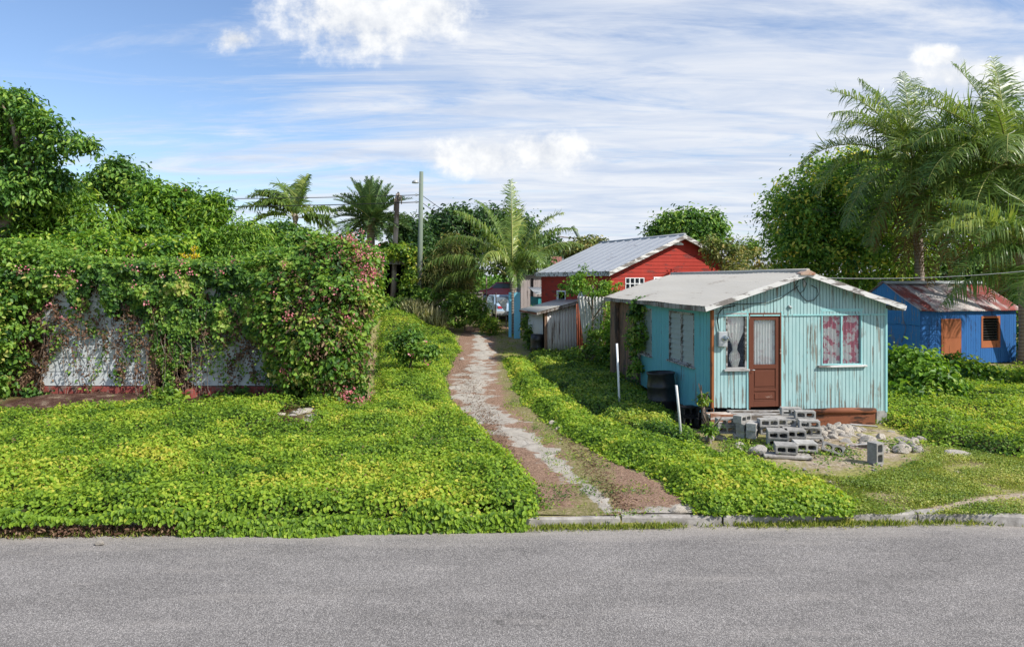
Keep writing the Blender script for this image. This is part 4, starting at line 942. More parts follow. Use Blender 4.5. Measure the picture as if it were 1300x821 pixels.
MB().box(.62, .76, -.06, -.03, .1, 2.6).build('dark_gap_strip', M['painted_interior_dark'], r)  # black strip on the boards, painting the shade of an open gap
v = at(683, 400, 40.5)
simple_block('turquoise_shed', 'low turquoise shed with white corrugated lean-to roof behind the grey shed', 'shed', (v.x, 40.5), R(8), 2.0, 2.4, 1.75, turq, roofgrey, 1.95, 2.3)
v = at(697, 400, 46)
simple_block('board_cabin', 'pale pinkish grey board cabin at the left end of the red house', 'cabin', (v.x - .6, 46), R(4), 2.6, 3, 2.9, pinkgrey, roofgrey, 2.95, 3.2, .3)
def gable(name, label, px0, px1, pyr, pye, D, dep, wallm, roofm, A=0):
    a = at(px0, pye, D); b = at(px1, pye, D); zo = float(gz(a.x, D)); root = empty(name, (a.x, D, zo), A); W = b.x - a.x; ze = a.z - zo; zr = at(px0, pyr, D + dep / 2).z - zo
    tag(root, label, 'house')
    mb = MB()
    for q in ((0, W, 0, .1), (0, W, dep - .1, dep)): mb.box(*q, 0, ze)
    for x in (0, W - .1): mb.add([(x, .1, 0), (x, dep - .1, 0), (x, dep - .1, ze), (x, dep / 2, zr - .03), (x, .1, ze), (x + .1, .1, 0), (x + .1, dep - .1, 0), (x + .1, dep - .1, ze), (x + .1, dep / 2, zr - .03), (x + .1, .1, ze)], [(0, 4, 3, 2, 1), (5, 6, 7, 8, 9), (0, 1, 6, 5), (1, 2, 7, 6), (2, 3, 8, 7), (3, 4, 9, 8), (4, 0, 5, 9)])
    mb.build('wall', wallm, root)
    for s0, s1 in ((-.25, dep / 2), (dep + .25, dep / 2)): roofsheet('roof', roofm, root, (-.25, s0, ze - .05), (W + .25, s0, ze - .05), (W + .25, s1, zr), (-.25, s1, zr), int(W / .3), .03, 6, 2, 'rib', .02)
    mb = MB()
    for k in range(max(1, int(W / 2.5))): mb.box(1 + k * 2.5, 1.9 + k * 2.5, -.03, -.005, .95, min(ze - .3, 2.0))
    mb.build('window', M['car_glass'], root)
gable('far_house', 'distant house with rust brown metal roof showing behind the middle coconut palm', 672, 712, 326, 347, 54, 6, pinkgrey, metalb('brown_roof', (.25, .1, .075), (.32, .15, .11), ramt=.7))
gable('far_house', 'distant house with white metal roof left of the red house', 703, 745, 326, 345, 60, 6, whitepaint, roofgrey)
gable('far_house', 'distant house with pale grey roof between the red house and the round tree', 925, 1010, 317, 336, 52, 7, whitepaint, roofgrey)

# low wall, white sheet, cars, posts
mb = MB(); a = gpt(515, 398); 
v0 = at(516, 392, 44.5); root = empty('low_wall', (v0.x, 44.5, float(gz(v0.x, 44.5)))); tag(root, 'low grey block wall behind the pale grass left of the path end', 'wall')
mb.box(0, 2.6, 0, .2, -.5, .55); mb.box(2.62, 4.6, .05, .25, -.5, .62); mb.build('wall_run', concrete('wall_concrete', (.2, .18, .17), (.4, .37, .35)), root)
MB().box(0, 4.6, -.03, .28, .63, .7).build('coping', kerbm, root)
root = empty('roofing_sheet', tuple(at(549, 386, 43.6))); tag(root, 'pale blue white metal sheet propped against the low wall', 'metal sheet')
roofsheet('panel', roofgrey, root, (0, 0, -.7), (1.9, 0, -.7), (1.9, .3, .12), (0, .3, .12), 12, .02, 6, 2)
def car(name, label, px, D, A, mat, z=None):
    x, y, zg = gbase(px, D); root = empty(name, (x, y, z or zg), A); tag(root, label, 'car')
    # side profile (y lengthwise) extruded with tumblehome
    prof = [(-2.1, .35), (-2.15, .62), (-2.08, .92), (-1.75, 1.0), (-1.3, 1.42), (-.9, 1.5), (.35, 1.48), (1.0, 1.02), (1.95, .88), (2.1, .6), (2.05, .35)]
    vs = []; 
    for sx_2 in (-1, 1):
        for yy, zz in prof: vs.append((sx_2 * (.84 - max(0, zz - .95) * .26), yy, zz))
    n = len(prof); fs = [tuple(range(n - 1, -1, -1)), tuple(range(n, 2 * n))] + [(i, (i + 1) % n, n + (i + 1) % n, n + i) for i in range(n)]
    MB().add(vs, [f[::-1] for f in fs]).build('body', mat, root, bevel=.05)
    w = MB(); w.add([(-.68, -1.735, 1.05), (.68, -1.735, 1.05), (.6, -1.37, 1.385), (-.6, -1.37, 1.385)], [(0, 1, 2, 3)]); w.v = [(v[0], v[1] - .02, v[2] + .015) for v in w.v]; w.build('rear_window', M['car_glass'], root, solid=.01)
    w = MB(); w.add([(-.7, .95, 1.07), (-.6, .42, 1.45), (.6, .42, 1.45), (.7, .95, 1.07)], [(3, 2, 1, 0)]); w.v = [(v[0], v[1] + .02, v[2] + .02) for v in w.v]; w.build('windscreen', M['car_glass'], root, solid=.01)
    for s_ in (-1, 1):
        q = MB(); q.add([(s_ * .825, -1.4, 1.04), (s_ * .825, .7, 1.04), (s_ * .735, .3, 1.38), (s_ * .735, -1.15, 1.38)], [(0, 1, 2, 3)]); q.v = [(v[0] + s_ * .008, v[1], v[2]) for v in q.v]; q.build('side_window', M['car_glass'], root, solid=.004)
        for yy in (-1.3, 1.3):
            t = MB(); t.lathe([(.0, .1), (.2, .1), (.31, .09), (.33, .04), (.33, -.04), (.31, -.09), (0, -.09)], 20); t.v = [(v[2] + s_ * .76, v[0] + yy, v[1] + .33) for v in t.v]; w_ = t.build('wheel', M['rubber'], root)
            t = MB(); t.lathe([(0, .02), (.17, .02), (.19, 0)], 16); t.v = [(s_ * (.865 + v[2]), v[0] + yy, v[1] + .33) for v in t.v]; t.build('rim', M['meter_grey'], w_)
        l = MB(); l.box(s_ * .55 - .14, s_ * .55 + .14, -2.165, -2.12, .72, .86); l.build('tail_lamp', M['car_paint_red'], root)
    l = MB(); l.box(-.8, .8, -2.22, -2.1, .38, .56); l.build('bumper', M['meter_grey'], root, bevel=.02)
car('parked_car', 'pale blue car parked beyond the end of the dirt path', 636, 46, R(14), M['car_paint_pale_blue'])
car('parked_car', 'red car mostly hidden behind the pale blue car', 643, 54, R(50), M['car_paint_red'], z=1.75)
# pair of light blue gate posts by the palm
for i, (px, D, w_, lab) in enumerate(((647.5, 37.6, .15, 'narrow light blue painted post, left of the pair at the palm trunk'), (656.5, 37.2, .32, 'wide light blue painted board post hiding the foot of the palm trunk'))):
    x, y, z = gbase(px, D); zt_ = at(px, 371, D).z
    o = MB().box(-w_ / 2, w_ / 2, -.04, .04, -.2, zt_ - z).build('gate_post', lightblue, None, bevel=.006); o.location = (x, y, z); tag(o, lab, 'post', 'light blue gate posts')
for px, D, pt, lab in ((629.5, 41, 372, 'thin grey fence post in front of the pale blue car'), (617.5, 42, 350, 'thin dark post beside the shrub left of the pale blue car')):
    x, y, z = gbase(px, D); zt_ = at(px, pt, D).z; o = MB().tube([(0, 0, -.2), (.01, 0, (zt_ - z) * .5), (0, 0, zt_ - z)], .035, 7).build('fence_post', deadwood); o.location = (x, y, z); tag(o, lab, 'post')
root = empty('bird_table', gbase(638, 40)); tag(root, 'small table with peaked white sheet roof on thin legs by the palm', 'table')
z = root.location.z; zc = at(638, 398, 40).z - z
MB().add([(-.25, -.05, zc + .72), (.25, -.05, zc + .8), (.2, .0, zc + .02), (-.25, .5, zc + .6)], [(0, 1, 2), (0, 2, 3), (1, 3, 2), (0, 3, 1)]).build('cover', whitepaint, root)
MB().box(-.28, .28, -.2, .3, zc - .06, zc).build('shelf', greysill, root)
for dx in (-.2, .2): MB().tube([(dx, 0, -.1), (dx, 0, zc - .06)], .025, 6).build('leg', deadwood, root)

# ------------------------------------------------------------------ poles and wires
x, y, z = gbase(532, 42); zt_ = at(535, 218, 42).z
root = empty('utility_pole', (x, y, z)); tag(root, 'tall straight pale green grey utility pole with a small street light', 'pole')
top = Vector(((535 - 532) / F * 42, 0, zt_ - z))
MB().tube([(0, 0, -.3), top * .5, top], [.17, .145, .115], 12).build('shaft', poleg, root)
b_ = MB(); lz = at(529, 233, 42).z - z; b_.tube([(top.x * .9, 0, lz), (top.x * .9 - .2, -.25, lz + .05), (-.12, -.7, lz)], .02, 6); b_.build('lamp_arm', M['meter_grey'], root)
b_ = MB(); b_.lathe([(0, .1), (.08, .09), (.17, .02), (.19, -.08), (0, -.09)], 14, (-.12, -.75, lz)); b_.build('lamp_head', M['meter_grey'], root)
for k, zz in enumerate((247.5, 256.5)):
    w = at(533, zz, 42).z - z; MB().box(-.2, -.1, -.08, .08, w - .06, w + .06).build('insulator', M['meter_grey'], root)
x, y, z = gbase(499, 43); v = at(505, 246, 43)
root = empty('dead_palm_trunk', (x, y, z)); tag(root, 'bare leaning dead palm trunk with a ragged knotted top left of the utility pole', 'dead tree')
MB().tube([(0, 0, -.3), ((v.x - x) * .4, 0, (v.z - z) * .5), ((v.x - x) * .8, 0, (v.z - z) * .85), (v.x - x, 0, v.z - z)], [.2, .15, .14, .12], 10).build('trunk', deadwood, root)
b_ = MB(); q = Vector((v.x - x, 0, v.z - z)); rr = random.Random(3)
for k in range(9):
    a = rr.uniform(0, 6.28); b_.tube([q + Vector((0, 0, -.9 + .09 * k)), q + Vector((.2 * math.cos(a), .2 * math.sin(a), -.7 + .1 * k)), q + Vector((.22 * math.cos(a), .2 * math.sin(a), -1.1 + .1 * k))], [.07, .05, .03], 6)
b_.build('ragged_top', M['palm_bark'], root)
x, y, z = gbase(737, 62); v = at(727, 287, 62); w = at(737, 305, 62)
root = empty('utility_pole', (x, y, z)); tag(root, 'small distant dark pole leaning left with a crossarm above the red house', 'pole')
MB().tube([(w.x - x + (w.x - v.x), 0, -.2), (w.x - x, 0, w.z - z), (v.x - x, 0, v.z - z)], [.2, .16, .14], 8).build('shaft', poleg, root)
c_ = at(724, 302, 62); MB().beam((c_.x - x - 1.0, 0, c_.z - z + .1), (c_.x - x + 1.1, 0, c_.z - z - .1), .1, .1).build('crossarm', deadwood, root)
def wire(label, pts, r, mat='cable_black', sag=.3, name='power_line', grp=None):
    a, b = Vector(pts[0]), Vector(pts[1]); n = 24; q = []
    for i in range(n + 1):
        t = i / n; p = a.lerp(b, t); p.z -= 4 * sag * t * (1 - t); q.append(p)
    o = MB().tube(q, r, 5).build(name, M[mat]); tag(o, label, 'wire', grp)
pt = lambda py: at(533, py, 42)
wire('upper of the two black power lines running left from the tall pole', (pt(247.5), at(120, 252, 42)), .022, sag=.1)
wire('lower of the two black power lines running left from the tall pole', (pt(256.5), at(120, 263, 42)), .026, sag=.1)
wire('upper of the two thin wires falling right from the tall pole to the dark trees', (pt(246), at(620, 300, 56)), .018, sag=.15)
wire('lower of the two thin wires falling right from the tall pole to the dark trees', (pt(255), at(612, 305, 50)), .018, sag=.15)
wire('pale wire from the teal house gable across to the right side', (at(1021, 352, 17.0), at(1420, 327, 21)), .008, 'cable_pale', sag=.22)
wire('faint thin wire low between the small distant pole and the palm', (c_, at(650, 292, 48)), .018, sag=.1)

# ------------------------------------------------------------------ yard objects
x, y, z = gbase(840.5, 19.2)
root = empty('barrel', (x + .0, y, z - .02)); root.rotation_euler = (0, R(-2), 0); tag(root, 'open black plastic barrel standing against the teal side wall', 'barrel')
MB().lathe([(.0, .02), (.35, .0), (.37, .05), (.37, .28), (.385, .31), (.37, .34), (.36, .62), (.375, .65), (.36, .68), (.335, .93), (.355, .96), (.36, 1.0), (.335, 1.0), (.325, .94), (.33, .3), (.0, .29)], 36).build('body', M['black_plastic'], root)
MB().lathe([(.352, .975), (.368, .985), (.368, 1.012), (.35, 1.014)], 36).build('rim', M['black_plastic'], root)
x, y, z = gbase(684, 32.3)
root = empty('barrel', (x - .05, y, z)); tag(root, 'dark barrel tucked against the left side of the grey corrugated shed', 'barrel')
MB().lathe([(.0, .02), (.3, .0), (.31, .3), (.32, .33), (.31, .36), (.31, .6), (.32, .63), (.3, .9), (0, .9)], 28).build('body', M['black_plastic'], root)
def stick(name, label, p0, p1, d0, r_, mat, lean=0):
    a = Vector(gpt(*p1)).to_3d(); a.z = float(gz(a.x, a.y)); b = at(p0[0], p0[1], a.y + lean)
    o = MB().tube([(0, 0, -.15), (b - a) * .5, b - a], r_, 10).build(name, mat); o.location = a; return tag(o, label, 'stake')
stick('stake', 'pale wooden stake leaning at the back corner of the teal house', (783, 436), (787, 521), 0, .028, whitepaint, .1)
stick('pipe', 'pale grey metal pipe stuck upright in the weeds right of the barrel', (858.5, 489), (866, 562), 0, .026, M['pale_pipe'], -.1)

def block_mesh(W=.4, H=.16, D=.2, oval=False, name='cinder_block', mat=None):
    """hollow block with two open cores running front to back (local y)"""
    mb = MB(); e = .035; cs = [(-W / 2 + e, -e / 2), (e / 2, W / 2 - e)]; z0, z1 = e, H - e; n = 20; y0, y1 = -D / 2, D / 2
    def ring(cx0, cx1):
        out = []; cx, cz = (cx0 + cx1) / 2, H / 2; hw, hh = (cx1 - cx0) / 2, (z1 - z0) / 2
        for k in range(n):
            a = 2 * math.pi * (k + .5) / n; c, s_ = math.cos(a), math.sin(a); p = 2.0 if oval else 5.0
            r = (abs(c) ** p + abs(s_) ** p) ** (-1 / p); out.append((cx + hw * r * c, cz + hh * r * s_))
        return out
    for c0, c1, b0, b1 in ((cs[0][0], cs[0][1], -W / 2, 0), (cs[1][0], cs[1][1], 0, W / 2)):
        inn = ring(c0, c1); cx, cz = (b0 + b1) / 2, H / 2; out = []
        for (px_, pz_) in inn:                      # matching point on the half-block rectangle
            dx, dz = px_ - cx, pz_ - cz; k = min((b1 - b0) / 2 / max(abs(dx), 1e-6), H / 2 / max(abs(dz), 1e-6)); out.append((cx + dx * k, cz + dz * k))
        # pull the nearest ring points to the true corners
        for cxr, czr in ((b0, 0), (b1, 0), (b1, H), (b0, H)):
            i = min(range(n), key=lambda i: (out[i][0] - cxr) ** 2 + (out[i][1] - czr) ** 2); out[i] = (cxr, czr)
        b = len(mb.v); vs = [(p[0], yy, p[1]) for yy in (y0, y1) for rg2 in (inn, out) for p in rg2]
        mb.v += vs
        for k in range(n):
            k2 = (k + 1) % n; I0, O0, I1, O1 = b, b + n, b + 2 * n, b + 3 * n
            for f in ((I0 + k, I0 + k2, O0 + k2, O0 + k), (I1 + k2, I1 + k, O1 + k, O1 + k2), (I0 + k2, I0 + k, I1 + k, I1 + k2)): mb.f.append(list(f)); mb.mi.append(0); mb.sm.append(False)
            # outer faces except the shared middle
            ax, bx2 = out[k][0], out[k2][0]
            if not (abs(ax) < 1e-6 and abs(bx2) < 1e-6): mb.f.append([O0 + k, O0 + k2, O1 + k2, O1 + k]); mb.mi.append(0); mb.sm.append(False)
    o = mb.build(name, mat or blockm, None, bevel=.004); return o
proto = {}
def block(label, px, py, D, rz=0, rx=0, ry=0, W=.4, H=.16, Dp=.2, oval=False, mat=None, grp='concrete blocks of the rough steps', z=None):
    """px,py: bottom middle of the front face in the photo"""
    key = (W, H, Dp, oval, mat.name if mat else '')
    if key in proto: o = proto[key].copy(); COL.objects.link(o)
    else: o = block_mesh(W, H, Dp, oval, mat=mat); proto[key] = o
    p = at(px, py, D); zz = p.z if z is None else z; off = Vector((-math.sin(R(rz)), math.cos(R(rz)), 0)) * Dp / 2
    o.location = (p.x + off.x, p.y + off.y, zz); o.rotation_euler = (R(rx), R(ry), R(rz)); tag(o, label, 'block', grp); return o
S = 4.0625; bz = lambda u, v: (880 + u / S, 480 + v / S)
H_ = .16
def bb(label, u, D, lv, rz=0, **k): px, _ = bz(u, 0); return block(label, px, 0, D, rz, z=lv * (H_ + .004) + k.pop('dz', 0), **k)
# far left stack (two courses), just below the peeling board
bb('upper concrete block of the leftmost pair in the steps', 175, 15.75, 1.0, 4, dz=.12)
bb('lower concrete block of the leftmost pair in the steps', 176, 15.75, 0, 3, dz=.12)
bb('top concrete block of the turned stack left of the plank landing', 275, 15.6, 1.75, 42, dz=.1)
bb('middle concrete block of the turned stack left of the plank landing', 290, 15.55, .75, 38, dz=.1)
bb('bottom concrete block of the turned stack left of the plank landing', 292, 15.6, -.2, 40, dz=.1)
bb('small turned concrete block beside the turned stack, its end to the camera', 335, 15.4, 1.05, 60, dz=.1)
bb('concrete block below the small turned one beside the stack', 330, 15.45, .05, 64, dz=.1)
# third step row
bb('left concrete block of the top step', 395, 15.3, 1.55, 2, dz=.1)
bb('right concrete block of the top step', 482, 15.35, 1.55, -3, dz=.1)
bb('concrete block carrying the left end of the top step', 398, 15.34, .55, 1, dz=.1)
bb('concrete block carrying the right end of the top step', 486, 15.38, .55, -2, dz=.1)
# second step
bb('left concrete block of the middle step', 440, 14.75, 1.0, -14, dz=.05, Dp=.4)
bb('right concrete block of the middle step', 530, 14.85, 1.0, -10, dz=.05, Dp=.4)
bb('concrete block under the left part of the middle step', 440, 14.79, 0, -13, dz=.05, Dp=.4)
bb('concrete block under the right part of the middle step', 532, 14.89, 0, -10, dz=.05, Dp=.4)
# first step
bb('left concrete block of the bottom step', 482, 14.1, .45, -14, dz=.0, Dp=.4)
bb('right concrete block of the bottom step', 588, 14.3, .45, -8, dz=.0, Dp=.4)
o = MB().box(-.44, .44, -.02, .4, 0, .055).build('paving_slab', kerbm, None, bevel=.012); px, _ = bz(490, 0); p = at(px, 0, 14.02); o.location = (p.x, p.y, .005); o.rotation_euler = (R(-2), 0, R(-12)); tag(o, 'thin grey slab lying under the bottom concrete step', 'slab')
# right pier
bb('rear topmost concrete block of the right pier of the steps', 508, 15.5, 2.75, -8, dz=.1)
bb('front topmost concrete block of the right pier of the steps', 580, 15.3, 2.55, -10, dz=.1)
bb('second concrete block from the top of the right pier', 602, 15.1, 1.6, -10, dz=.1)
bb('third concrete block from the top of the right pier', 612, 15.15, .6, -6, dz=.1)
bb('lowest concrete block of the right pier of the steps', 620, 15.05, -.4, -9, dz=.1)
bb('inner concrete block in the middle of the right pier', 560, 15.42, .8, -12, dz=.1)
# loose ones
block('dark tilted concrete block with oval holes lying right of the bottom step', *bz(715, 402), 14.3, -22, -18, 14, oval=True, grp=None, z=.03, H=.17)
o = block('single concrete block standing on end at the right of the rubble', *bz(975, 442), 13.55, 28, 0, 90, W=.4, H=.2, grp=None); o.location.z = .2; o.location.x += -.1
for k, (px, D, rz, lv, lab) in enumerate(((877, 17.0, 8, 0, 'lower left'), (877, 17.03, 10, 1, 'upper left'), (895, 16.9, 14, 0, 'lower right'), (896, 16.93, 5, 1, 'upper right'))):
    block('black stained block at the ' + lab + ' of the dark pair of stacks by the corner', px, 0, D, rz, z=.02 + lv * .225, H=.22, W=.36, Dp=.3, mat=darkblock, grp='black stained blocks by the house corner')

def rock_mesh(seed, sub=3):
    import bmesh
    bm = bmesh.new(); bmesh.ops.create_icosphere(bm, subdivisions=sub, radius=1); rr = np.random.RandomState(seed)
    pl = [(Vector(unit(rr.normal(size=3))), rr.uniform(.55, .85)) for _ in range(9)]
    for v in bm.verts:
        p = v.co.copy()
        for n_, d_ in pl:
            k = p.dot(n_)
            if k > d_: p -= n_ * (k - d_) * .92
        f = 1 + .12 * (float(fbm(np.array([p.x * 2 + seed]), np.array([p.y * 2 + p.z * 3]))[0]) - .5)
        v.co = p * f
    me = bpy.data.meshes.new('rock'); bm.to_mesh(me); bm.free(); me.materials.append(M['rock']); return me
rocks = [rock_mesh(i) for i in range(8)]
def rock(label, px, py, sx_, sy_, sz_, rz=0, k=0, grp=None, name='rock', tilt=0, dD=0, mat=None):
    """px,py: base of the rock in the photo; sizes are half axes in metres"""
    x, y = gpt(px, py); y += dD; o = bpy.data.objects.new(name, rocks[k % 8]); COL.objects.link(o)
    o.location = (x, y, float(gz(x, y)) + sz_ * .55); o.scale = (sx_, sy_, sz_); o.rotation_euler = (R(tilt), R(tilt * .6), R(rz)); return tag(o, label, 'rock', grp)
rock('large pale yellow boulder topping the rubble heap below the skirting', *bz(772, 300), .3, .22, .16, 10, 0, dD=.1); bpy.data.objects[-1] if False else None
bpy.context.view_layer.update()
rock('round grey ball-like stone in the middle of the rubble heap', *bz(785, 330), .15, .15, .15, 0, 1)
rock('smooth brown drum-shaped stone right in the rubble heap', *bz(905, 352), .19, .17, .15, 5, 2)
rock('blocky brownish stone next to the drum-shaped one', *bz(968, 332), .15, .14, .13, 30, 3)
rock('flat pale slab of stone leaning against the left concrete blocks', *bz(252, 362), .2, .16, .06, 20, 4, tilt=24)
rock('dark flat shard beside the leftmost concrete blocks', *bz(150, 318), .2, .12, .05, -30, 5, tilt=20)
rock('squarish grey stone leaning on the left concrete blocks', *bz(226, 325), .15, .13, .12, 15, 6)
rock('pale yellow stone lying alone at the left of the steps', *bz(86, 322), .13, .1, .07, 0, 7)
rock('rough brown boulder left of the bottom step', *bz(345, 392), .24, .16, .13, -20, 0)
rock('small brown stone left of the rough boulder', *bz(300, 390), .1, .1, .09, 0, 3)
rock('flat pale boulder at the right end of the rubble', *bz(1080, 384), .2, .15, .11, 0, 2)
rock('long pale slab stone tilted at the far right of the rubble', *bz(1090, 330), .2, .09, .07, -40, 4, tilt=15)
rock('small white stone under the teal house corner pier', *bz(1020, 288), .1, .08, .06, 0, 5)
rock('low brown flat rock in the grass right of the rubble', 1212, 578, .3, .2, .07, 0, 6)
rock('yellowish broken stone sitting behind the kerb at the path mouth', 862, 650, .16, .1, .07, 10, 0)
rock('pale grey stone at the right edge of the path', 703, 540, .13, .1, .09, 10, 1); rock('flat pale stone beside the path below the grey one', 712, 545, .15, .09, .05, 40, 2)
rock('small white stone in the middle right of the path', 671, 512, .08, .07, .05, 0, 3)
rock('small pale stone on the left edge of the path', 587, 457, .12, .1, .08, 0, 4)
rock('white stone lying on the asphalt edge under the left vines', 127, 678, .07, .06, .04, 0, 5); bpy.data.objects[-1]; [setattr(o_, 'location', o_.location + Vector((0, 0, -.14))) for o_ in COL.objects if o_.get('label', '').startswith('white stone lying on the asphalt')]
rock('knobbly white stone beside the pale grass left of the path end', 518, 400, .22, .2, .3, 0, 6)
rs = np.random.RandomState(12)
for i in range(110):
    if i < 84: u, v_ = rs.uniform(640, 900), rs.uniform(265, 375)
    else: u, v_ = rs.uniform(900, 1180), rs.uniform(325, 385)
    if 660 < u < 790 and v_ > 340: continue
    s_ = rs.uniform(.045, .12); px, py = bz(u, v_)
    o = rock('small pale rubble stone in the heap between the block steps and the corner pier', px, py, s_ * 1.3, s_, s_ * .8, rs.uniform(0, 360), i, 'small rubble stones by the steps', tilt=rs.uniform(-20, 20))
    hgt = .16 * max(0, 1 - abs(u - 770) / 190) * max(0, 1 - abs(v_ - 310) / 75); o.location.z += hgt
for i in range(46):
    px, py = rs.uniform(900, 1240), rs.uniform(588, 628)
    rock('tiny pale stone scattered on the low grass in front of the rubble', px, py, *(rs.uniform(.015, .04) * np.array([1.2, 1, .7])), rs.uniform(0, 360), i, 'tiny stones on the grass')
for i in range(60):
    t = rs.uniform(0, 1); px = 575 + 120 * t + rs.uniform(-30, 110 + 60 * t); py = 440 + 215 * t
    rock('tiny pale stone lying loose on the dirt path', px, py, *(rs.uniform(.012, .04) * np.array([1.2, 1, .6])), rs.uniform(0, 360), i, 'tiny stones on the path')
# rubble mound body
vs = []; n, m = 40, 18
for j in range(m + 1):
    for i in range(n + 1):
        u = 600 + 560 * i / n; py = 480 + (400 - 140 * j / m) / S; x, y = gpt(880 + u / S, py); e = math.sin(math.pi * i / n) * math.sin(math.pi * j / m)
        vs.append((x, y, -.04 + e ** .6 * .2 * (1.25 - i / n) + .1 * (float(fbm(np.array([x * 5]), np.array([y * 5]))[0]) - .5)))
tag(MB().add(vs, [(j * (n + 1) + i, j * (n + 1) + i + 1, (j + 1) * (n + 1) + i + 1, (j + 1) * (n + 1) + i) for j in range(m) for i in range(n)], True).build('rubble_mound', M['ground']), kind='structure')
sa = bpy.data.objects['rubble_mound'].data; at_ = sa.attributes.new('sand', 'FLOAT', 'POINT'); at_.data.foreach_set('value', [.5] * len(sa.vertices))
rs = np.random.RandomState(5)
for i in range(34):
    u, v_ = rs.uniform(650, 960), rs.uniform(290, 385); px, py = bz(u, v_); x, y = gpt(px, py); a = rs.uniform(-.5, .5) + (math.pi if rs.rand() < .5 else 0); L_ = rs.uniform(.15, .5); d_ = Vector((math.cos(a), math.sin(a) * .6, rs.uniform(-.1, .12))) * L_
    o = MB().tube([(0, 0, 0), d_ * .5 + Vector((0, 0, rs.uniform(0, .03))), d_], [rs.uniform(.006, .012)] * 3, 5).build('twig', deadwood); o.location = (x, y, float(gz(x, y)) + rs.uniform(.06, .16)); tag(o, 'thin dry twig lying in the rubble right of the block steps', 'twig', 'twigs in the rubble')
for i, (u, v_, L_, a, lab) in enumerate(((880, 268, .62, 2, 'short grey plank lying behind the boulders of the rubble heap'), (860, 372, .5, -12, 'grey splintered plank lying flat in the rubble near the standing block'), (240, 300, .45, 40, 'broken grey plank poking out between the leftmost blocks'))):
    px, py = bz(u, v_); x, y = gpt(px, py); o = MB().box(-L_ / 2, L_ / 2, -.04, .04, 0, .022).build('plank', greysill, None, bevel=.003); o.location = (x, y, float(gz(x, y)) + .1); o.rotation_euler = (R(6), R(5 * (-1) ** i), R(a)); tag(o, lab, 'plank')
# pale broken rock patch left of the path under the ruin vines
for i in range(9):
    px, py = rs.uniform(352, 405), rs.uniform(520, 541); rock('chalky flat stone in the pale patch in front of the flowering vines', px, py, *(rs.uniform(.08, .22) * np.array([1.3, .9, .35])), rs.uniform(0, 180), i, 'chalky stones in front of the vines')
# ------------------------------------------------------------------ GROUND VEGETATION
def kpt(px, dy=-.02): x = (px - HX) / F * 10.5; return (x, float(kerb_y(x)) + dy)
LEFT = np.array([kpt(-420), kpt(672)] + [gpt(*p) for p in ((681, 628), (656, 590), (606, 545), (570, 508), (564, 478), (586, 443), (572, 424), (548, 412), (520, 402), (486, 398), (478, 440), (480, 500), (455, 522), (400, 512), (378, 517), (345, 512), (300, 518), (240, 522), (180, 516), (90, 524), (40, 533), (-30, 520), (-420, 520))])
patch1 = poly([(350, 545), (352, 528), (375, 519), (408, 524), (400, 541), (372, 546)])
rs = np.random.RandomState(21)
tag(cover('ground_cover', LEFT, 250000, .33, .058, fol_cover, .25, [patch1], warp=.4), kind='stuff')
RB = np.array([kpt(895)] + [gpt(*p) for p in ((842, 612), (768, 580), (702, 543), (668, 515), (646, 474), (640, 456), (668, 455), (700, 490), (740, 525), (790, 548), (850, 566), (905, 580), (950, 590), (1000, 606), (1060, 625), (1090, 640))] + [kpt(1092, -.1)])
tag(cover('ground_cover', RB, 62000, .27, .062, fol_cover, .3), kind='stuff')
RW = poly([(668, 455), (700, 490), (740, 525), (790, 548), (850, 566), (895, 574), (880, 552), (862, 546), (856, 528), (810, 495), (790, 470), (740, 450), (690, 440)])
tag(cover('weeds', RW, 46000, .3, .06, fol_cover_g, .3), kind='stuff')
# back left slope
BL = np.array([gpt(*p) for p in ((486, 399), (520, 403), (552, 413), (560, 404), (545, 398), (520, 392))] + [(-6.5, 42.), (-9, 41), (-9, 33), (-6.5, 29)])
tag(cover('ground_cover', BL, 26000, .7, .13, fol_cover_g, .4), kind='stuff')
# right of the teal house: taller rough weeds
RR = np.array([gpt(*p) for p in ((1135, 545), (1180, 566), (1230, 572), (1300, 584), (1420, 590), (1560, 594))] + [(21, 19.5), (22, 27), (13.2, 28.3), (9.8, 24), (8.6, 18)])
tag(cover('weeds', RR, 90000, .3, .06, fol_cover, .4), kind='stuff')
lawn_leaf = foliage('lawn_weed_leaf', [(0, (.12, .2, .03)), (.5, (.27, .36, .05)), (1, (.5, .48, .13))], .35)
# stray taller shoots, dry stems and dead leaves through the carpet
def shoots(name, P, n, mat, hgt, lw, seed):
    global rs; rs = np.random.RandomState(seed); x0, y0 = P.min(0); x1, y1 = P.max(0); m = n * 4; x = rnd(m, x0, x1); y = rnd(m, y0, y1); k = inside(P, x, y) & (rnd(m) < (y0 / y) ** 1.2) & (fbm(x * 1.2 + 70, y * 1.2) > .45); x = x[k][:n]; y = y[k][:n]; n = len(x); per = 7
    h = hgt * rnd(n, .5, 1.3); tip = np.stack([rs.normal(size=n) * .12, rs.normal(size=n) * .12, h], 1); b = np.stack([x, y, gz(x, y) + .12], 1); t = np.tile(np.linspace(.3, 1, per), n)[:, None]; i = np.repeat(np.arange(n), per)
    P_ = b[i] + tip[i] * t + np.array([0, 0, 0]) ; T = rdir(n * per); T[:, 2] *= .4
    return tag(Leaves().add(P_, T * .2 + rs.normal(size=(n * per, 3)) * .35 + [0, 0, 1], T, lw * rnd(n * per, .5, 1.2), lw * .5, rnd(n * per, .3, 1)).build(name, mat), kind='stuff')
shoots('cover_shoots', LEFT, 1500, fol_cover_g, .28, .06, 5); shoots('cover_shoots', RB, 450, fol_cover_g, .2, .055, 6); shoots('dry_shoots', LEFT, 500, fol_vine_dead, .26, .05, 7)
rs = np.random.RandomState(77)
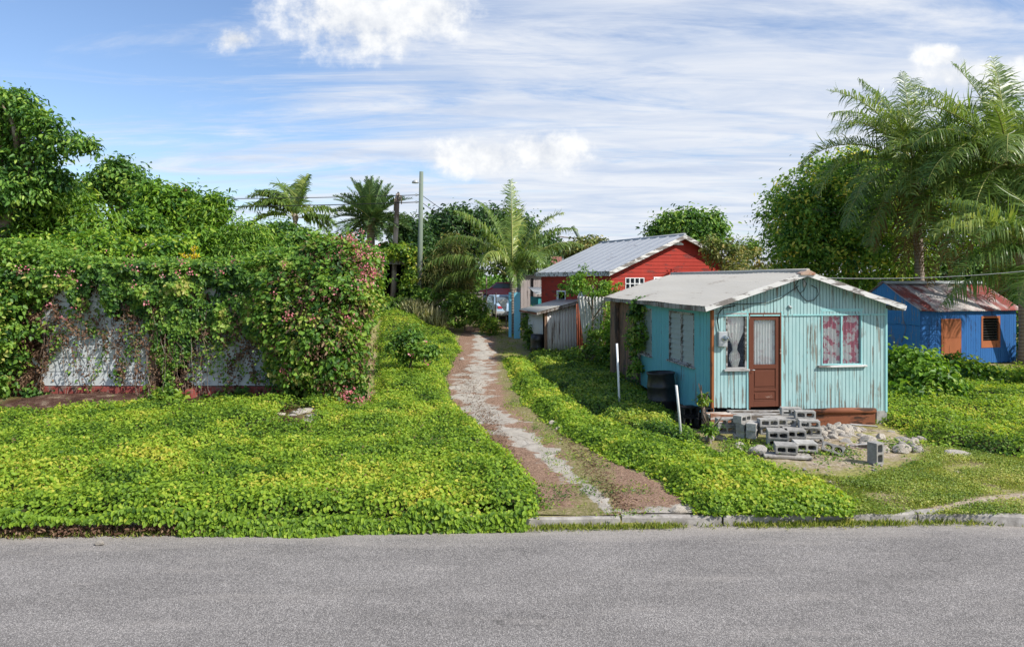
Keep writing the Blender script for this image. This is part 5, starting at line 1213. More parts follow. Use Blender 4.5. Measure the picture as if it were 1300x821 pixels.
# thin low growth on the lawn
LAWN = np.array([kpt(1000), kpt(1420, -.1), kpt(1500)] + [gpt(*p) for p in ((1500, 585), (1300, 582), (1230, 572), (1180, 568), (1185, 575), (1150, 592), (1080, 607), (1000, 600), (960, 592), (900, 578), (860, 566))])
RUTP = poly([(1130, 654), (1185, 643), (1240, 632.5), (1300, 625), (1480, 620), (1480, 628), (1300, 633), (1240, 641), (1190, 651)])
tag(cover('low_weeds', LAWN, 40000, .04, .03, lawn_leaf, .2, [RUTP], patchy=.47, under=False), kind='stuff')
tag(blades('grass', LAWN, 60000, .04, grassm, .9, .006, patchy=.43, hol=[RUTP]), kind='stuff')
PG = poly([(690, 655), (640, 640), (700, 600), (680, 560), (640, 520), (640, 470), (630, 430), (600, 425), (600, 405), (670, 405), (655, 440), (672, 510), (720, 550), (790, 600), (860, 640), (840, 656)])
tag(blades('path_grass', PG, 17000, .05, grassm, .9, .007, patchy=.53), kind='stuff')
RUBW = poly([(905, 560), (1000, 560), (1180, 562), (1175, 590), (1060, 606), (930, 592)])
tag(cover('rubble_weeds', RUBW, 2600, .09, .045, fol_cover_g, .1, patchy=.55, under=False), kind='stuff')
tag(cover('path_weeds', PG, 6000, .03, .03, fol_cover_g, .2, patchy=.56, under=False), kind='stuff')
# grass in the gutter in front of the kerb
GU = np.array([kpt(-420, -.22), kpt(680, -.2), kpt(760, -.16), kpt(1100, -.16), kpt(1260, -.14), kpt(1262, -.02), kpt(1100, 0), kpt(690, 0), kpt(-420, .02)])
x0 = rs.rand(11000) * 16.8 - 9.2
k = (fbm(x0 * 1.1, x0 * 0 + 3, 4) + .18 * ((x0 < .2) | (x0 > 3.2)) + rs.normal(size=len(x0)) * .09) > .58; x0 = x0[k]; n = len(x0); y0 = kerb_y(x0) - np.abs(rs.normal(size=n)) * .07 - .01
T = unit(np.stack([rs.normal(size=n) * .6, rs.normal(size=n) * .5 - .2, np.ones(n)], 1)); N = rdir(n); N[:, 2] *= .3
tag(Leaves().add(np.stack([x0, y0, np.full(n, -.14)], 1), N, T, .10 * rnd(n, .2, 1.1), .012, rnd(n), 0, .3).build('gutter_grass', grassm), kind='stuff')
# leaves hanging over the road edge on the left
x0 = -9.2 + rs.rand(7000) * 9.4; n = len(x0); u = rs.rand(n); y0 = kerb_y(x0) - .03 - .10 * rs.rand(n) - .18 * vnoise(x0 * 1.4, x0 * 0 + 8) * (1 - u)
T = unit(np.stack([rs.normal(size=n) * .6, -1 + rs.normal(size=n) * .4, -.4 + rs.normal(size=n) * .4], 1)); N = unit(np.stack([rs.normal(size=n) * .4, -.7 + 0 * x0, .8 + rs.normal(size=n) * .3], 1))
zz = -.12 + .34 * u * (vnoise(x0 * 1.7, x0 * 0 + 2) + .35); kk = (x0 > -4.6) | (zz > .06)
tag(Leaves().add(np.stack([x0, y0, zz], 1)[kk], N[kk], T[kk], .07 * rnd(kk.sum(), .6, 1.3), .05, np.clip(.4 + rs.normal(size=kk.sum()) * .2, 0, 1)).build('edge_vines', fol_cover), kind='stuff')
# litter at the left road edge
LI = np.array([kpt(-420, -.05), kpt(150, -.05), kpt(130, .2), kpt(-420, .3)])
n = 2600; x0 = -9 + rs.rand(n) * 5.4; y0 = kerb_y(x0) - .16 + rs.rand(n) * .2
tag(Leaves().add(np.stack([x0, y0, -.13 + rs.rand(n) * .12], 1), rdir(n) + [0, 0, .8], rdir(n), .07 * rnd(n, .5, 1.5), .03, rnd(n)).build('leaf_litter', fol_vine_dead), kind='stuff')
n = 5200; tt = rs.rand(n); px = 575 + 100 * tt + rs.normal(size=n) * 9 ; py = 445 + 205 * tt
P_ = np.array([gpt(a + (rs.rand() < .35) * (60 + 60 * b), c) for a, c, b in zip(px, py, tt)]); kk = inside(PATH, P_[:, 0], P_[:, 1]); P_ = P_[kk]; n = len(P_)
tag(Leaves().add(np.column_stack([P_, gz(P_[:, 0], P_[:, 1]) + .04]), rdir(n) * .4 + [0, 0, 1.], rdir(n), .045 * rnd(n, .5, 1.5), .022, rnd(n)).build('path_litter', fol_vine_dead), kind='stuff')

# ------------------------------------------------------------------ FLOWERING VINE over the ruin
def ruin_vine():
    global rs; rs = np.random.RandomState(33); root = empty('flowering_vine', (-9, RUIN_Y, 0)); O = np.array([-9, RUIN_Y, 0.])
    tag(root, 'huge pink flowering creeper smothering the ruin, with brown dead stems beneath green leaves', 'vine')
    s = RUIN_Y / F
    def toxz(px, py): return (px - HX) * s, CZ - (py - HY) * s
    n = 150000; px = rnd(n, -60, 425); py = rnd(n, 318, 523)
    nz = fbm(px / 38., py / 38., 5); nz2 = fbm(px / 14. + 9, py / 60. + 3, 4)
    # top edge
    top = 334 + 8 * (vnoise(px / 30., px * 0) - .5) - 26 * ss(330, 420, px) - 22 * ss(70, -10, px)
    dens = ss(0, 6, py - top)
    # bare parts of the wall (white board areas)
    wx = px + (fbm(px / 26., py / 40. + 9, 4) - .5) * 90; wy = py + (fbm(px / 22. + 40, py / 60., 4) - .5) * 110
    def hole(cx, cy, rx, ry, p=2.): return np.clip((1.25 - ((abs(wx - cx) / rx) ** p + (abs(wy - cy) / ry) ** p)) * 1.6, 0, 1)
    h = np.maximum.reduce([hole(122, 450, 70, 66, 4), hole(118, 402, 44, 24), hole(165, 412, 30, 26) * .6, hole(72, 480, 34, 30) * .95, hole(300, 470, 68, 46, 3) * 1.0, hole(262, 470, 20, 30) * .6, hole(345, 470, 16, 34) * .35])
    h = h * (px < 400)
    h = h * ss(.86, .6, nz2 * .6 + nz * .4 + (h < .4) * .1)
    dens = dens * (1 - .992 * np.clip(h * 1.3, 0, 1)) * np.where(py > 500, ss(.40, .62, nz2), 1) * (.55 + .75 * nz)
    dens = dens * ss(.3, .42, fbm(px / 9. + 3, py / 9., 3))
    k = rnd(n) < dens; px, py, nz, nz2, h = px[k], py[k], nz[k], nz2[k], h[k]; n = len(px)
    x, z = toxz(px, py); bulge = .12 + (.25 * fbm(x * .9, z * .9 + 4, 3) + .5 * np.clip(fbm(x * 2.6, z * 2.6 + 14, 3) - .45, 0, 1) * 2) * ss(480, 360, py); depth = rnd(n) ** 1.6
    y = RUIN_Y - .06 - bulge * (1 - depth * .9)
    brown = (fbm(px / 22. + 3, py / 30. + 7, 4) * .75 + depth * .42 + .2 * ss(360, 440, py) + .14 * .35 * (h > .25)) > .57  # dry leaves, and brown put into the depths as shade between leaves
    N = unit(np.stack([rs.normal(size=n) * .5, -1 + rs.normal(size=n) * .3, .55 + rs.normal(size=n) * .4], 1)); T = unit(np.stack([rs.normal(size=n) * .8, rs.normal(size=n) * .4 - .2, -.6 + rs.normal(size=n) * .6], 1))
    v = np.clip(.44 + (fbm(px / 16., py / 16., 3) - .5) * 1.6 + rs.normal(size=n) * .2, 0, 1); P = np.stack([x, y, z], 1) - O; L = .115 * rnd(n, .6, 1.25)
    g = Leaves(); g.add(P[~brown], N[~brown], T[~brown], L[~brown], L[~brown] * .72, v[~brown])
    dd = Leaves(); dd.add(P[brown] + [0, .08, 0], N[brown] + rs.normal(size=(brown.sum(), 3)) * .6, T[brown], L[brown] * .9, L[brown] * .4, v[brown])
    # top shelf of leaves over the roof and back to the trees
    n = 26000; x = rnd(n, -16.4, -4.6); y = RUIN_Y - .4 + rs.rand(n) ** 1.3 * 5; z = 3.72 + .5 * fbm(x * .8, y * .8, 4) - .25 * ss(-.2, 0, -(y - RUIN_Y)) + .45 * ss(-9, -6, x) + rnd(n, -.2, .06) + .55 * ss(-12, -15, x)
    g.add(np.stack([x, y, z], 1) - O, rs.normal(size=(n, 3)) * .45 + [0, -.3, 1], rdir(n), .12 * rnd(n, .6, 1.2), .08, np.clip(.5 + rs.normal(size=n) * .2, 0, 1))
    # the big heap at the right corner
    Q = []
    for c in [blob(435, 385, 20.9, 56, 62), blob(440, 340, 21.3, 48, 34), blob(418, 440, 20.6, 62, 66), blob(440, 480, 20.6, 42, 44), blob(380, 400, 21.2, 48, 62), blob(455, 425, 21.5, 26, 72), blob(432, 322, 21.6, 38, 18), blob(455, 318, 22.2, 26, 16), blob(470, 360, 23, 28, 50), blob(380, 455, 21, 34, 55)]:
        Q.append((np.array(c[0]) - O - [.24, 0, 0], (c[1][0] * .86, c[1][1] * .7, c[1][2] * .92)))
    C = clumps(g, Q, 1500, 38, .115, .7, .24, shell=.8, droop=.2, up=.35, hang=.5, flat=1.1, tone=.06)
    C2 = clumps(dd, [(c, tuple(np.array(r) * 1.0)) for c, r in Q[:7]], 620, 34, .1, .4, .3, shell=.5, hang=.9)
    # left heap falling to the ground
    QL = [(np.array(c[0]) - O, c[1]) for c in (blob(4, 420, 21.3, 30, 88), blob(-30, 440, 21.0, 50, 95), blob(36, 358, 21.5, 34, 24), blob(0, 345, 21.5, 50, 30), blob(50, 370, 21.6, 18, 20))]
    C3 = clumps(g, QL, 620, 34, .12, .7, .26, shell=.8, hang=.5, up=.35)
    # hanging dead strands
    mb = MB(); rr = random.Random(8)
    for i in range(120):
        px0 = rr.uniform(55, 400); py0 = rr.uniform(345, 440); Ln = rr.uniform(30, 130); xx, zz = toxz(px0, py0); x1, z1 = toxz(px0 + rr.uniform(-22, 22), min(py0 + Ln, 508)); pts = []
        yy = RUIN_Y - .08 - rr.random() * .25
        for j in range(7):
            t = j / 6; pts.append((xx + (x1 - xx) * t + rr.uniform(-.07, .07) + 9, yy - RUIN_Y + rr.uniform(-.03, .03), zz + (z1 - zz) * t))
        mb.tube(pts, rr.uniform(.004, .009), 4, False)
        m = rr.randint(8, 30); tt = rs.rand(m); A = np.array(pts); B_ = A[0] + (A[-1] - A[0]) * tt[:, None] + rs.normal(size=(m, 3)) * .04
        dd.add(B_, rdir(m), rdir(m) + [0, 0, -.8], .075, .035, rnd(m) * .8)
    for i in range(70):                            # green strands trailing over the bare wall
        px0 = rr.uniform(70, 400); py0 = rr.uniform(370, 420); xx, zz = toxz(px0, py0); x1, z1 = toxz(px0 + rr.uniform(-45, 45), min(py0 + rr.uniform(25, 115), 510)); m = rr.randint(30, 90); tt = np.linspace(0, 1, m); bow = rr.uniform(-.25, .25); yy = -.1 - .22 * rr.random()
        B_ = np.stack([xx + 9 + (x1 - xx) * tt + bow * np.sin(tt * 3.14), np.full(m, yy), zz + (z1 - zz) * tt], 1) + rs.normal(size=(m, 3)) * [.06, .04, .05]
        tgt = g if rr.random() < .62 else dd
        tgt.add(B_, rs.normal(size=(m, 3)) * .5 + [.1, -.9, .4], rs.normal(size=(m, 3)) * .6 + [0, 0, -.5], .1 * rnd(m, .5, 1.2), .06, np.clip(.5 + rs.normal(size=m) * .2, 0, 1))
    g.build('green_leaves', fol_vine, root); dd.build('dead_and_shade_leaves', fol_vine_dead, root); mb.build('stems', bark, root)
    # flower clusters
    fl = Leaves()
    spots = [(a, b, c) for a, b, c in ((455, 303, 9), (470, 315, 10), (480, 330, 10), (427, 330, 8), (440, 318, 9), (460, 340, 7), (485, 345, 7), (478, 358, 7), (445, 345, 5), (405, 383, 6), (380, 402, 3), (458, 408, 7), (465, 318, 8), (448, 300, 6), (470, 345, 6), (437, 365, 5), (450, 500, 7), (457, 512, 6), (475, 508, 5), (460, 495, 5), (372, 468, 3), (378, 476, 3), (430, 328, 7), (468, 362, 6))] 
    for px0, py0, w in spots:
        for _ in range(w // 2 + 2): 
            c = np.array(at(px0 + rs.normal() * w, py0 + rs.normal() * w * .7, 20.0 if py0 > 360 else 20.7)) - O; m = 9
            if py0 < 330: c[1] += .5
            fl.add(c - [.24, 0, 0] + rs.normal(size=(m, 3)) * .07, rdir(m), rdir(m), .055, .045, rnd(m))
    for _ in range(70):
        px0, py0 = (rs.uniform(20, 330), rs.uniform(328, 352)) if rs.rand() < .5 else (rs.uniform(60, 400), rs.uniform(335, 420)); c = np.array(at(px0, py0, RUIN_Y - .72)) - O; m = rs.randint(5, 14)
        if rs.rand() < .5: continue
        fl.add(c + rs.normal(size=(m, 3)) * .06, rdir(m), rdir(m), .055, .045, rnd(m))
    for i in rs.choice(len(C), 18): m = 8; fl.add(C[i] + [0, -.3, .05] + rs.normal(size=(m, 3)) * .07, rdir(m), rdir(m), .055, .045, rnd(m))
    fl.build('flowers', flower, root)
ruin_vine()
# small creepers climbing along the foot of the ruin wall
def bush(name, label, px, py, D, rx, ry, mat, nc, per, L, W, grp=None, seed=5, cat='bush', base=None, extra=(), **k):
    b = blob(px, py, D, rx, ry); bs = [b] + [blob(*e) for e in extra]; bx_, by_, bz_ = gbase(px, D)
    kw = dict(r0=.05, cr=.22, ntips=8); kw.update(k)
    return tree(name, label, cat, (bx_, by_, bz_), bs, nc, per, L, W, mat, group=grp, seed=seed, **kw)
bush('weed_clump', 'lush green weed clump at the foot of the brown door post of the ruin', 210, 512, 20.6, 24, 14, fol_cover_g, 90, 26, .12, .6, seed=6)
bush('weed_clump', 'low weed clump climbing the red plinth right of the ruin doorway', 290, 515, 20.7, 30, 9, fol_cover_g, 70, 26, .11, .6, seed=7)
bush('bush', 'rounded vine covered bush on the bank above the path, left side', 518, 432, 26.5, 22, 18, fol_vine, 150, 30, .1, .65, seed=8, extra=((542, 446, 26, 18, 9), (518, 446, 26.3, 26, 13)), flowers=8)
bush('bush', 'dark round shrub with small leaves at the end of the path', 590, 393, 39.5, 27, 24, fol_weed, 230, 30, .13, .5, seed=9, extra=((570, 388, 40, 16, 18), (608, 398, 39, 14, 18)))
bush('bush', 'light green weedy shrub between the dark shrub and the grey fence post', 622, 414, 38.5, 12, 12, fol_cover_g, 60, 24, .12, .4, seed=10)
bush('creeper_bush', 'dark green creeper heap hanging beside the wide light blue post', 674, 412, 35.5, 8, 22, fol_weed, 120, 30, .12, .6, seed=11, extra=((677, 430, 34, 10, 14), (680, 405, 34.5, 6, 14)), cr=.18)
bush('bush', 'bright yellow green shrub in front of the red side wall', 752, 366, 29.0, 26, 12, fol_light, 120, 26, .09, .6, seed=12, extra=((722, 366, 29.2, 18, 10), (734, 358, 29.2, 14, 10), (738, 352, 29.5, 12, 9), (768, 362, 29, 9, 9), (742, 345, 29.4, 3, 10), (757, 350, 29.4, 3, 11), (787, 362, 28.8, 3, 11), (775, 395, 28.8, 8, 40)), cr=.16)
bush('creeper_bush', 'dark creeper growing over the foot of the scrap metal fence', 738, 458, 28.5, 22, 17, fol_weed, 150, 30, .11, .6, seed=13, extra=((765, 455, 28, 22, 26), (757, 425, 28.8, 10, 20), (780, 450, 27, 12, 22)))
bush('bush', 'light green leafy growth between the scrap fence and the brown post of the teal house', 778, 425, 27.5, 10, 44, fol_light, 100, 22, .1, .6, seed=14)
bush('hanging_vine', 'green vine hanging from the eave down the left window of the teal house', 810, 400, 22.4, 11, 20, fol_vine, 100, 30, .085, .65, seed=15, cat='vine', extra=((806, 440, 22.2, 8, 32), (816, 386, 22.0, 12, 8), (804, 470, 22, 8, 18), (820, 420, 22, 4, 26)), cr=.12)
bush('weed_clump', 'sprig of green weed at the teal corner post', 893, 507, 16.9, 3, 10, fol_cover_g, 16, 18, .07, .6, seed=16, cr=.09)
bush('weed_clump', 'broad leaved light weed left of the leftmost concrete blocks', 901, 545, 15.5, 6, 9, fol_light, 14, 12, .1, .4, seed=17, cr=.09)
bush('bush', 'large bright leafed bush at the right wall of the teal house', 1165, 478, 21.5, 42, 34, fol_light, 330, 30, .15, .6, seed=18, extra=((1150, 515, 20.5, 26, 26), (1185, 500, 21, 32, 28), (1140, 470, 21.8, 18, 28)), cr=.3)
bush('bush', 'darker green bush below the door of the blue house', 1232, 484, 24, 36, 28, fol_mid, 240, 30, .13, .55, seed=19, extra=((1212, 470, 24.5, 20, 18), (1258, 494, 23.5, 28, 20)), cr=.3)
bush('bush', 'low bush in front of the right end of the blue house', 1285, 500, 23, 36, 18, fol_mid, 190, 28, .12, .55, seed=20, extra=((1330, 490, 23, 40, 26),))
bush('bush', 'straggly reddish yellow shrub between the red gable and the far grey roof', 922, 325, 30, 26, 20, fol_olive, 150, 20, .13, .5, seed=21, extra=((948, 328, 31, 20, 16), (905, 312, 30, 12, 12), (940, 345, 29, 30, 10)))
bush('small_tree', 'dark sparse treetop above the far pale grey roof', 948, 318, 46, 16, 14, fol_dark, 60, 20, .16, .5, seed=22, cat='tree', cr=.35)
bush('bush', 'light green leaves at the foot of the utility pole', 540, 376, 40, 12, 9, fol_light, 60, 22, .14, .6, seed=23)
# pale grass clump
rs = np.random.RandomState(44)
for px, D, w_, n, lab in ((528, 40, 1.2, 1000, 'tall pale grass clump left of the roofing sheet'), (552, 39.5, 1.1, 700, 'tall pale grass clump right below the roofing sheet')):
    x, y, z = gbase(px, D); n_ = n; r_ = rs.rand(n_) ** .7 * w_ * .7; a_ = rs.rand(n_) * 6.283; P_ = np.stack([r_ * np.cos(a_), r_ * np.sin(a_) * .6, 0 * r_], 1)
    T = unit(np.stack([np.cos(a_) * .35 + rs.normal(size=n_) * .2, np.sin(a_) * .3, np.ones(n_)], 1)); N = rdir(n_); N[:, 2] *= .2
    o = Leaves().add(P_, N, T, 1.0 * rnd(n_, .5, 1.2), .02, rnd(n_), 0, .3).build('grass_clump', drygrass); o.location = (x, y, z); tag(o, lab, 'grass clump')

# ------------------------------------------------------------------ TREES
G1 = 'trees rising behind the overgrown ruin'
tree('broad_tree', 'large dark leaved tree at the far left with a branch reaching right', 'tree', gbase(-40, 26), [blob(*b) for b in ((-5, 150, 25, 44, 36), (22, 138, 25.3, 28, 20), (58, 165, 24.8, 24, 16), (84, 180, 24.6, 20, 9), (106, 186, 24.5, 13, 5), (40, 195, 25, 32, 17), (-50, 170, 25, 60, 60), (5, 215, 25, 44, 22), (5, 120, 25, 15, 9), (70, 198, 24.8, 17, 8), (35, 148, 24.5, 20, 12), (5, 245, 25, 62, 30), (62, 232, 25.2, 34, 20))], 760, 36, .16, .45, fol_dark, .3, .33, seed=31, hang=.8, ntips=34, shell=.7)
LT = [
 ('feathery light green tree with yellow tips at the left edge above the ruin', 60, 262, 27, [(55, 265, 27, 70, 42), (10, 290, 26, 60, 42), (112, 290, 26.5, 46, 28), (82, 250, 27.5, 34, 18)], 520, fol_light, .2, .28),
 ('dark pointed tree behind the light green trees, left of the bright one', 150, 225, 31, [(152, 218, 31, 26, 18), (135, 235, 31, 30, 20), (170, 240, 31, 34, 22), (152, 205, 31, 10, 9)], 260, fol_dark, .17, .5),
 ('bright green tree', 215, 262, 29, [(205, 246, 29, 30, 17), (222, 268, 29, 40, 30), (240, 246, 29, 10, 9), (256, 275, 28.5, 16, 18), (180, 285, 28, 46, 28)], 470, fol_mid, .17, .45),
 ('light leafy sapling with drooping leaves right of the bright green tree', 268, 285, 27, [(268, 268, 27, 12, 18), (262, 304, 26.5, 22, 22), (275, 252, 27, 6, 7)], 190, fol_light, .2, .3),
 ('rounded light green tree with fine drooping leaves above the right of the ruin', 310, 305, 27, [(312, 300, 27, 32, 24), (300, 322, 26.5, 36, 22), (330, 318, 27, 18, 18)], 330, fol_light, .17, .22),
 ('dark bushy tree behind the flowering vine, below the small windblown palm', 372, 305, 34, [(365, 305, 34, 42, 24), (400, 315, 34, 34, 22), (345, 310, 34, 20, 20), (360, 290, 34, 22, 10)], 360, fol_dark, .17, .5),
 ('wide green tree low behind the left part of the ruin', 120, 315, 25.5, [(120, 318, 25, 80, 28), (40, 325, 25, 70, 32), (200, 315, 25, 60, 24), (-40, 320, 25, 60, 40)], 520, fol_mid, .15, .5)]
labs = {2: 'bright green tree in the middle of those behind the ruin, left of the thin sapling'}
for i, (lab, px, py, D, bl, nc, mt, L, W) in enumerate(LT):
    tree('leafy_tree', labs.get(i, lab), 'tree', gbase(px, D), [blob(b[0], b[1] + 4, b[2], b[3] * .93, b[4] * .9) for b in bl], nc, 32, L, W, mt, .16, .42, group=G1, seed=40 + i, hang=.9 if W < .35 else .4, flowers=26 if i in (2, 6) else (8 if i == 1 else 0))
x, y, z = gbase(243, 24)
root = empty('yellow_plant', (x, y, z)); tag(root, 'plant with a bright yellow leaf spray poking above the ruin vines', 'plant')
rs = np.random.RandomState(9); lv = Leaves(); mb = MB()
for k in range(11):
    tip = np.array(at(232 + 24 * rs.rand(), 313 + 18 * rs.rand(), 24)) - np.array([x, y, z]); b0 = np.array(at(245, 336, 24.2)) - np.array([x, y, z]); m = 26; t = rs.rand(m)[:, None]
    lv.add(b0 + (tip - b0) * (.35 + .65 * t) + rs.normal(size=(m, 3)) * .03, rs.normal(size=(m, 3)) * .5 + [0, -.5, .8], (tip - b0) + rs.normal(size=(m, 3)) * .4, .1, .035, rnd(m)); mb.tube([Vector(b0) - Vector((0, 0, .4)), Vector(b0), Vector(tip)], .012, 5)
lv.build('leaf_spray', yellowleaf, root); mb.tube([(0, 0, 0), (.05, .1, at(245, 345, 24).z - z)], .04, 6); mb.build('stem', bark, root)

tree('round_tree', 'big round topped green tree between the teal house and the coconut palms', 'tree', gbase(1085, 36), [blob(1075, 270, 36, 92, 78), blob(1030, 285, 35.5, 62, 66), blob(1110, 235, 36, 60, 44), blob(1060, 215, 36, 42, 30), blob(1010, 320, 35, 44, 40), blob(1090, 325, 34.5, 90, 40), blob(1150, 260, 37, 60, 80)], 1500, 36, .17, .5, fol_big, .35, .55, seed=51, ntips=30, shell=.72)
tree('leafy_tree', 'green tree filling the gap behind the blue house and palms', 'tree', gbase(1230, 38), [blob(1230, 250, 40, 70, 80), blob(1290, 220, 40, 60, 90), blob(1240, 330, 36, 90, 44), blob(1330, 300, 38, 60, 90), blob(1225, 190, 42, 50, 50)], 900, 34, .19, .5, fol_mid, .3, .6, seed=52, group='trees right of the houses')
tree('leafy_tree', 'dark tree crowns filling the view just behind the blue house roof', 'tree', gbase(1180, 35), [blob(1150, 350, 35, 60, 28), blob(1220, 345, 35, 70, 26), blob(1290, 360, 34, 60, 50), blob(1320, 420, 32, 40, 60)], 460, 32, .17, .5, fol_dark, .25, .5, seed=53, group='trees right of the houses')
tree('leafy_tree', 'wide tree well beyond the right edge of the view', 'tree', gbase(1560, 30), [blob(1560, 330, 30, 110, 90), blob(1490, 380, 28, 70, 60), blob(1640, 350, 30, 90, 90)], 500, 30, .2, .5, fol_mid, .3, .6, seed=62, group='trees right of the houses')
tree('round_tree', 'dark green round treetop rising behind the red house ridge', 'tree', gbase(872, 52), [blob(868, 288, 52, 36, 18), blob(892, 292, 52, 28, 18), blob(845, 293, 52, 22, 14), blob(872, 278, 52, 24, 12), blob(903, 280, 52, 12, 10), blob(880, 310, 52, 44, 20)], 420, 30, .24, .5, fol_dark, .3, .6, seed=54)
tree('olive_tree', 'small brownish green treetop left of the red house ridge', 'tree', gbase(745, 58), [blob(742, 316, 58, 24, 11), blob(755, 310, 58, 14, 8), blob(728, 322, 58, 14, 9), blob(745, 330, 58, 30, 14)], 240, 26, .24, .5, fol_olive, .25, .55, seed=55)
tree('broad_tree', 'spreading dark tree behind the middle coconut palm', 'tree', gbase(590, 52), [blob(590, 285, 52, 50, 22), blob(560, 300, 52, 36, 26), blob(630, 300, 52, 56, 34), blob(675, 315, 54, 34, 26), blob(560, 335, 50, 50, 30), blob(660, 330, 52, 40, 24), blob(535, 320, 50, 22, 30)], 900, 32, .26, .5, fol_deep, .35, .65, seed=56)
tree('dark_tree', 'dark narrow tree beside the tall utility pole', 'tree', gbase(524, 46), [blob(520, 300, 46, 24, 26), blob(512, 285, 46, 14, 12), blob(530, 335, 45, 26, 34), blob(555, 350, 44, 20, 28)], 300, 30, .22, .5, fol_deep, .2, .5, seed=57)
tree('bamboo_clump', 'tall olive bamboo-like clump left of the middle coconut palm', 'bamboo', gbase(578, 42), [blob(570, 335, 42, 18, 24), blob(584, 352, 42, 20, 26), blob(560, 355, 42, 18, 24), blob(578, 310, 42, 14, 12)], 300, 36, .24, .14, fol_olive, .06, .5, seed=58, hang=1.2, ntips=26)
tree('leafy_tree', 'low dark trees behind the white roofed far house, left of the red house', 'tree', gbase(700, 70), [blob(690, 322, 70, 26, 12), blob(715, 330, 70, 30, 10)], 160, 26, .3, .5, fol_dark, .2, .7, seed=59)

# overgrown shed left of the utility pole
D = 42.5; x, y, z = gbase(478, D); root = empty('overgrown_shed', (x, y, z)); tag(root, 'shed completely covered with green creeper, its open front dark', 'shed')
s = D / F; W_ = 52 * s; H_s = at(0, 322, D).z - z
mb = MB(); mb.box(0, .12, 0, 3.5, -.3, H_s); mb.box(W_ - .12, W_, 0, 3.5, -.3, H_s); mb.box(.12, W_ - .12, 3.4, 3.5, -.3, H_s); mb.box(.12, W_ * .08, 0, .1, -.3, H_s); mb.box(W_ * .74, W_ - .12, 0, .1, -.3, H_s); mb.box(W_ * .08, W_ * .74, 0, .1, H_s * .8, H_s); mb.build('wall', greywood, root)
mb = MB(); mb.box(-.1, W_ + .1, -.1, 3.6, H_s, H_s + .08); mb.build('roof', corr, root)
mb = MB(); mb.box(.15, W_ - .15, 2.2, 2.25, -.3, H_s); mb.build('dark_backing', M['painted_interior_dark'], root)  # added black sheet painting the darkness inside the open front
lv = Leaves(); O = Vector((x, y, z)); rs = np.random.RandomState(61)
def bl_(b): return (Vector(b[0]) - O, b[1])
clumps(lv, [bl_(blob(505, 320, D, 26, 7)), bl_(blob(523, 345, D, 8, 28)), bl_(blob(522, 365, D - .3, 12, 16)), bl_(blob(479, 350, D, 3, 26)), bl_(blob(500, 318, D + 1.5, 24, 8))], 340, 34, .15, .65, .26, shell=.7, hang=.6, up=.4)
lv.build('creeper', fol_cover_g, root)

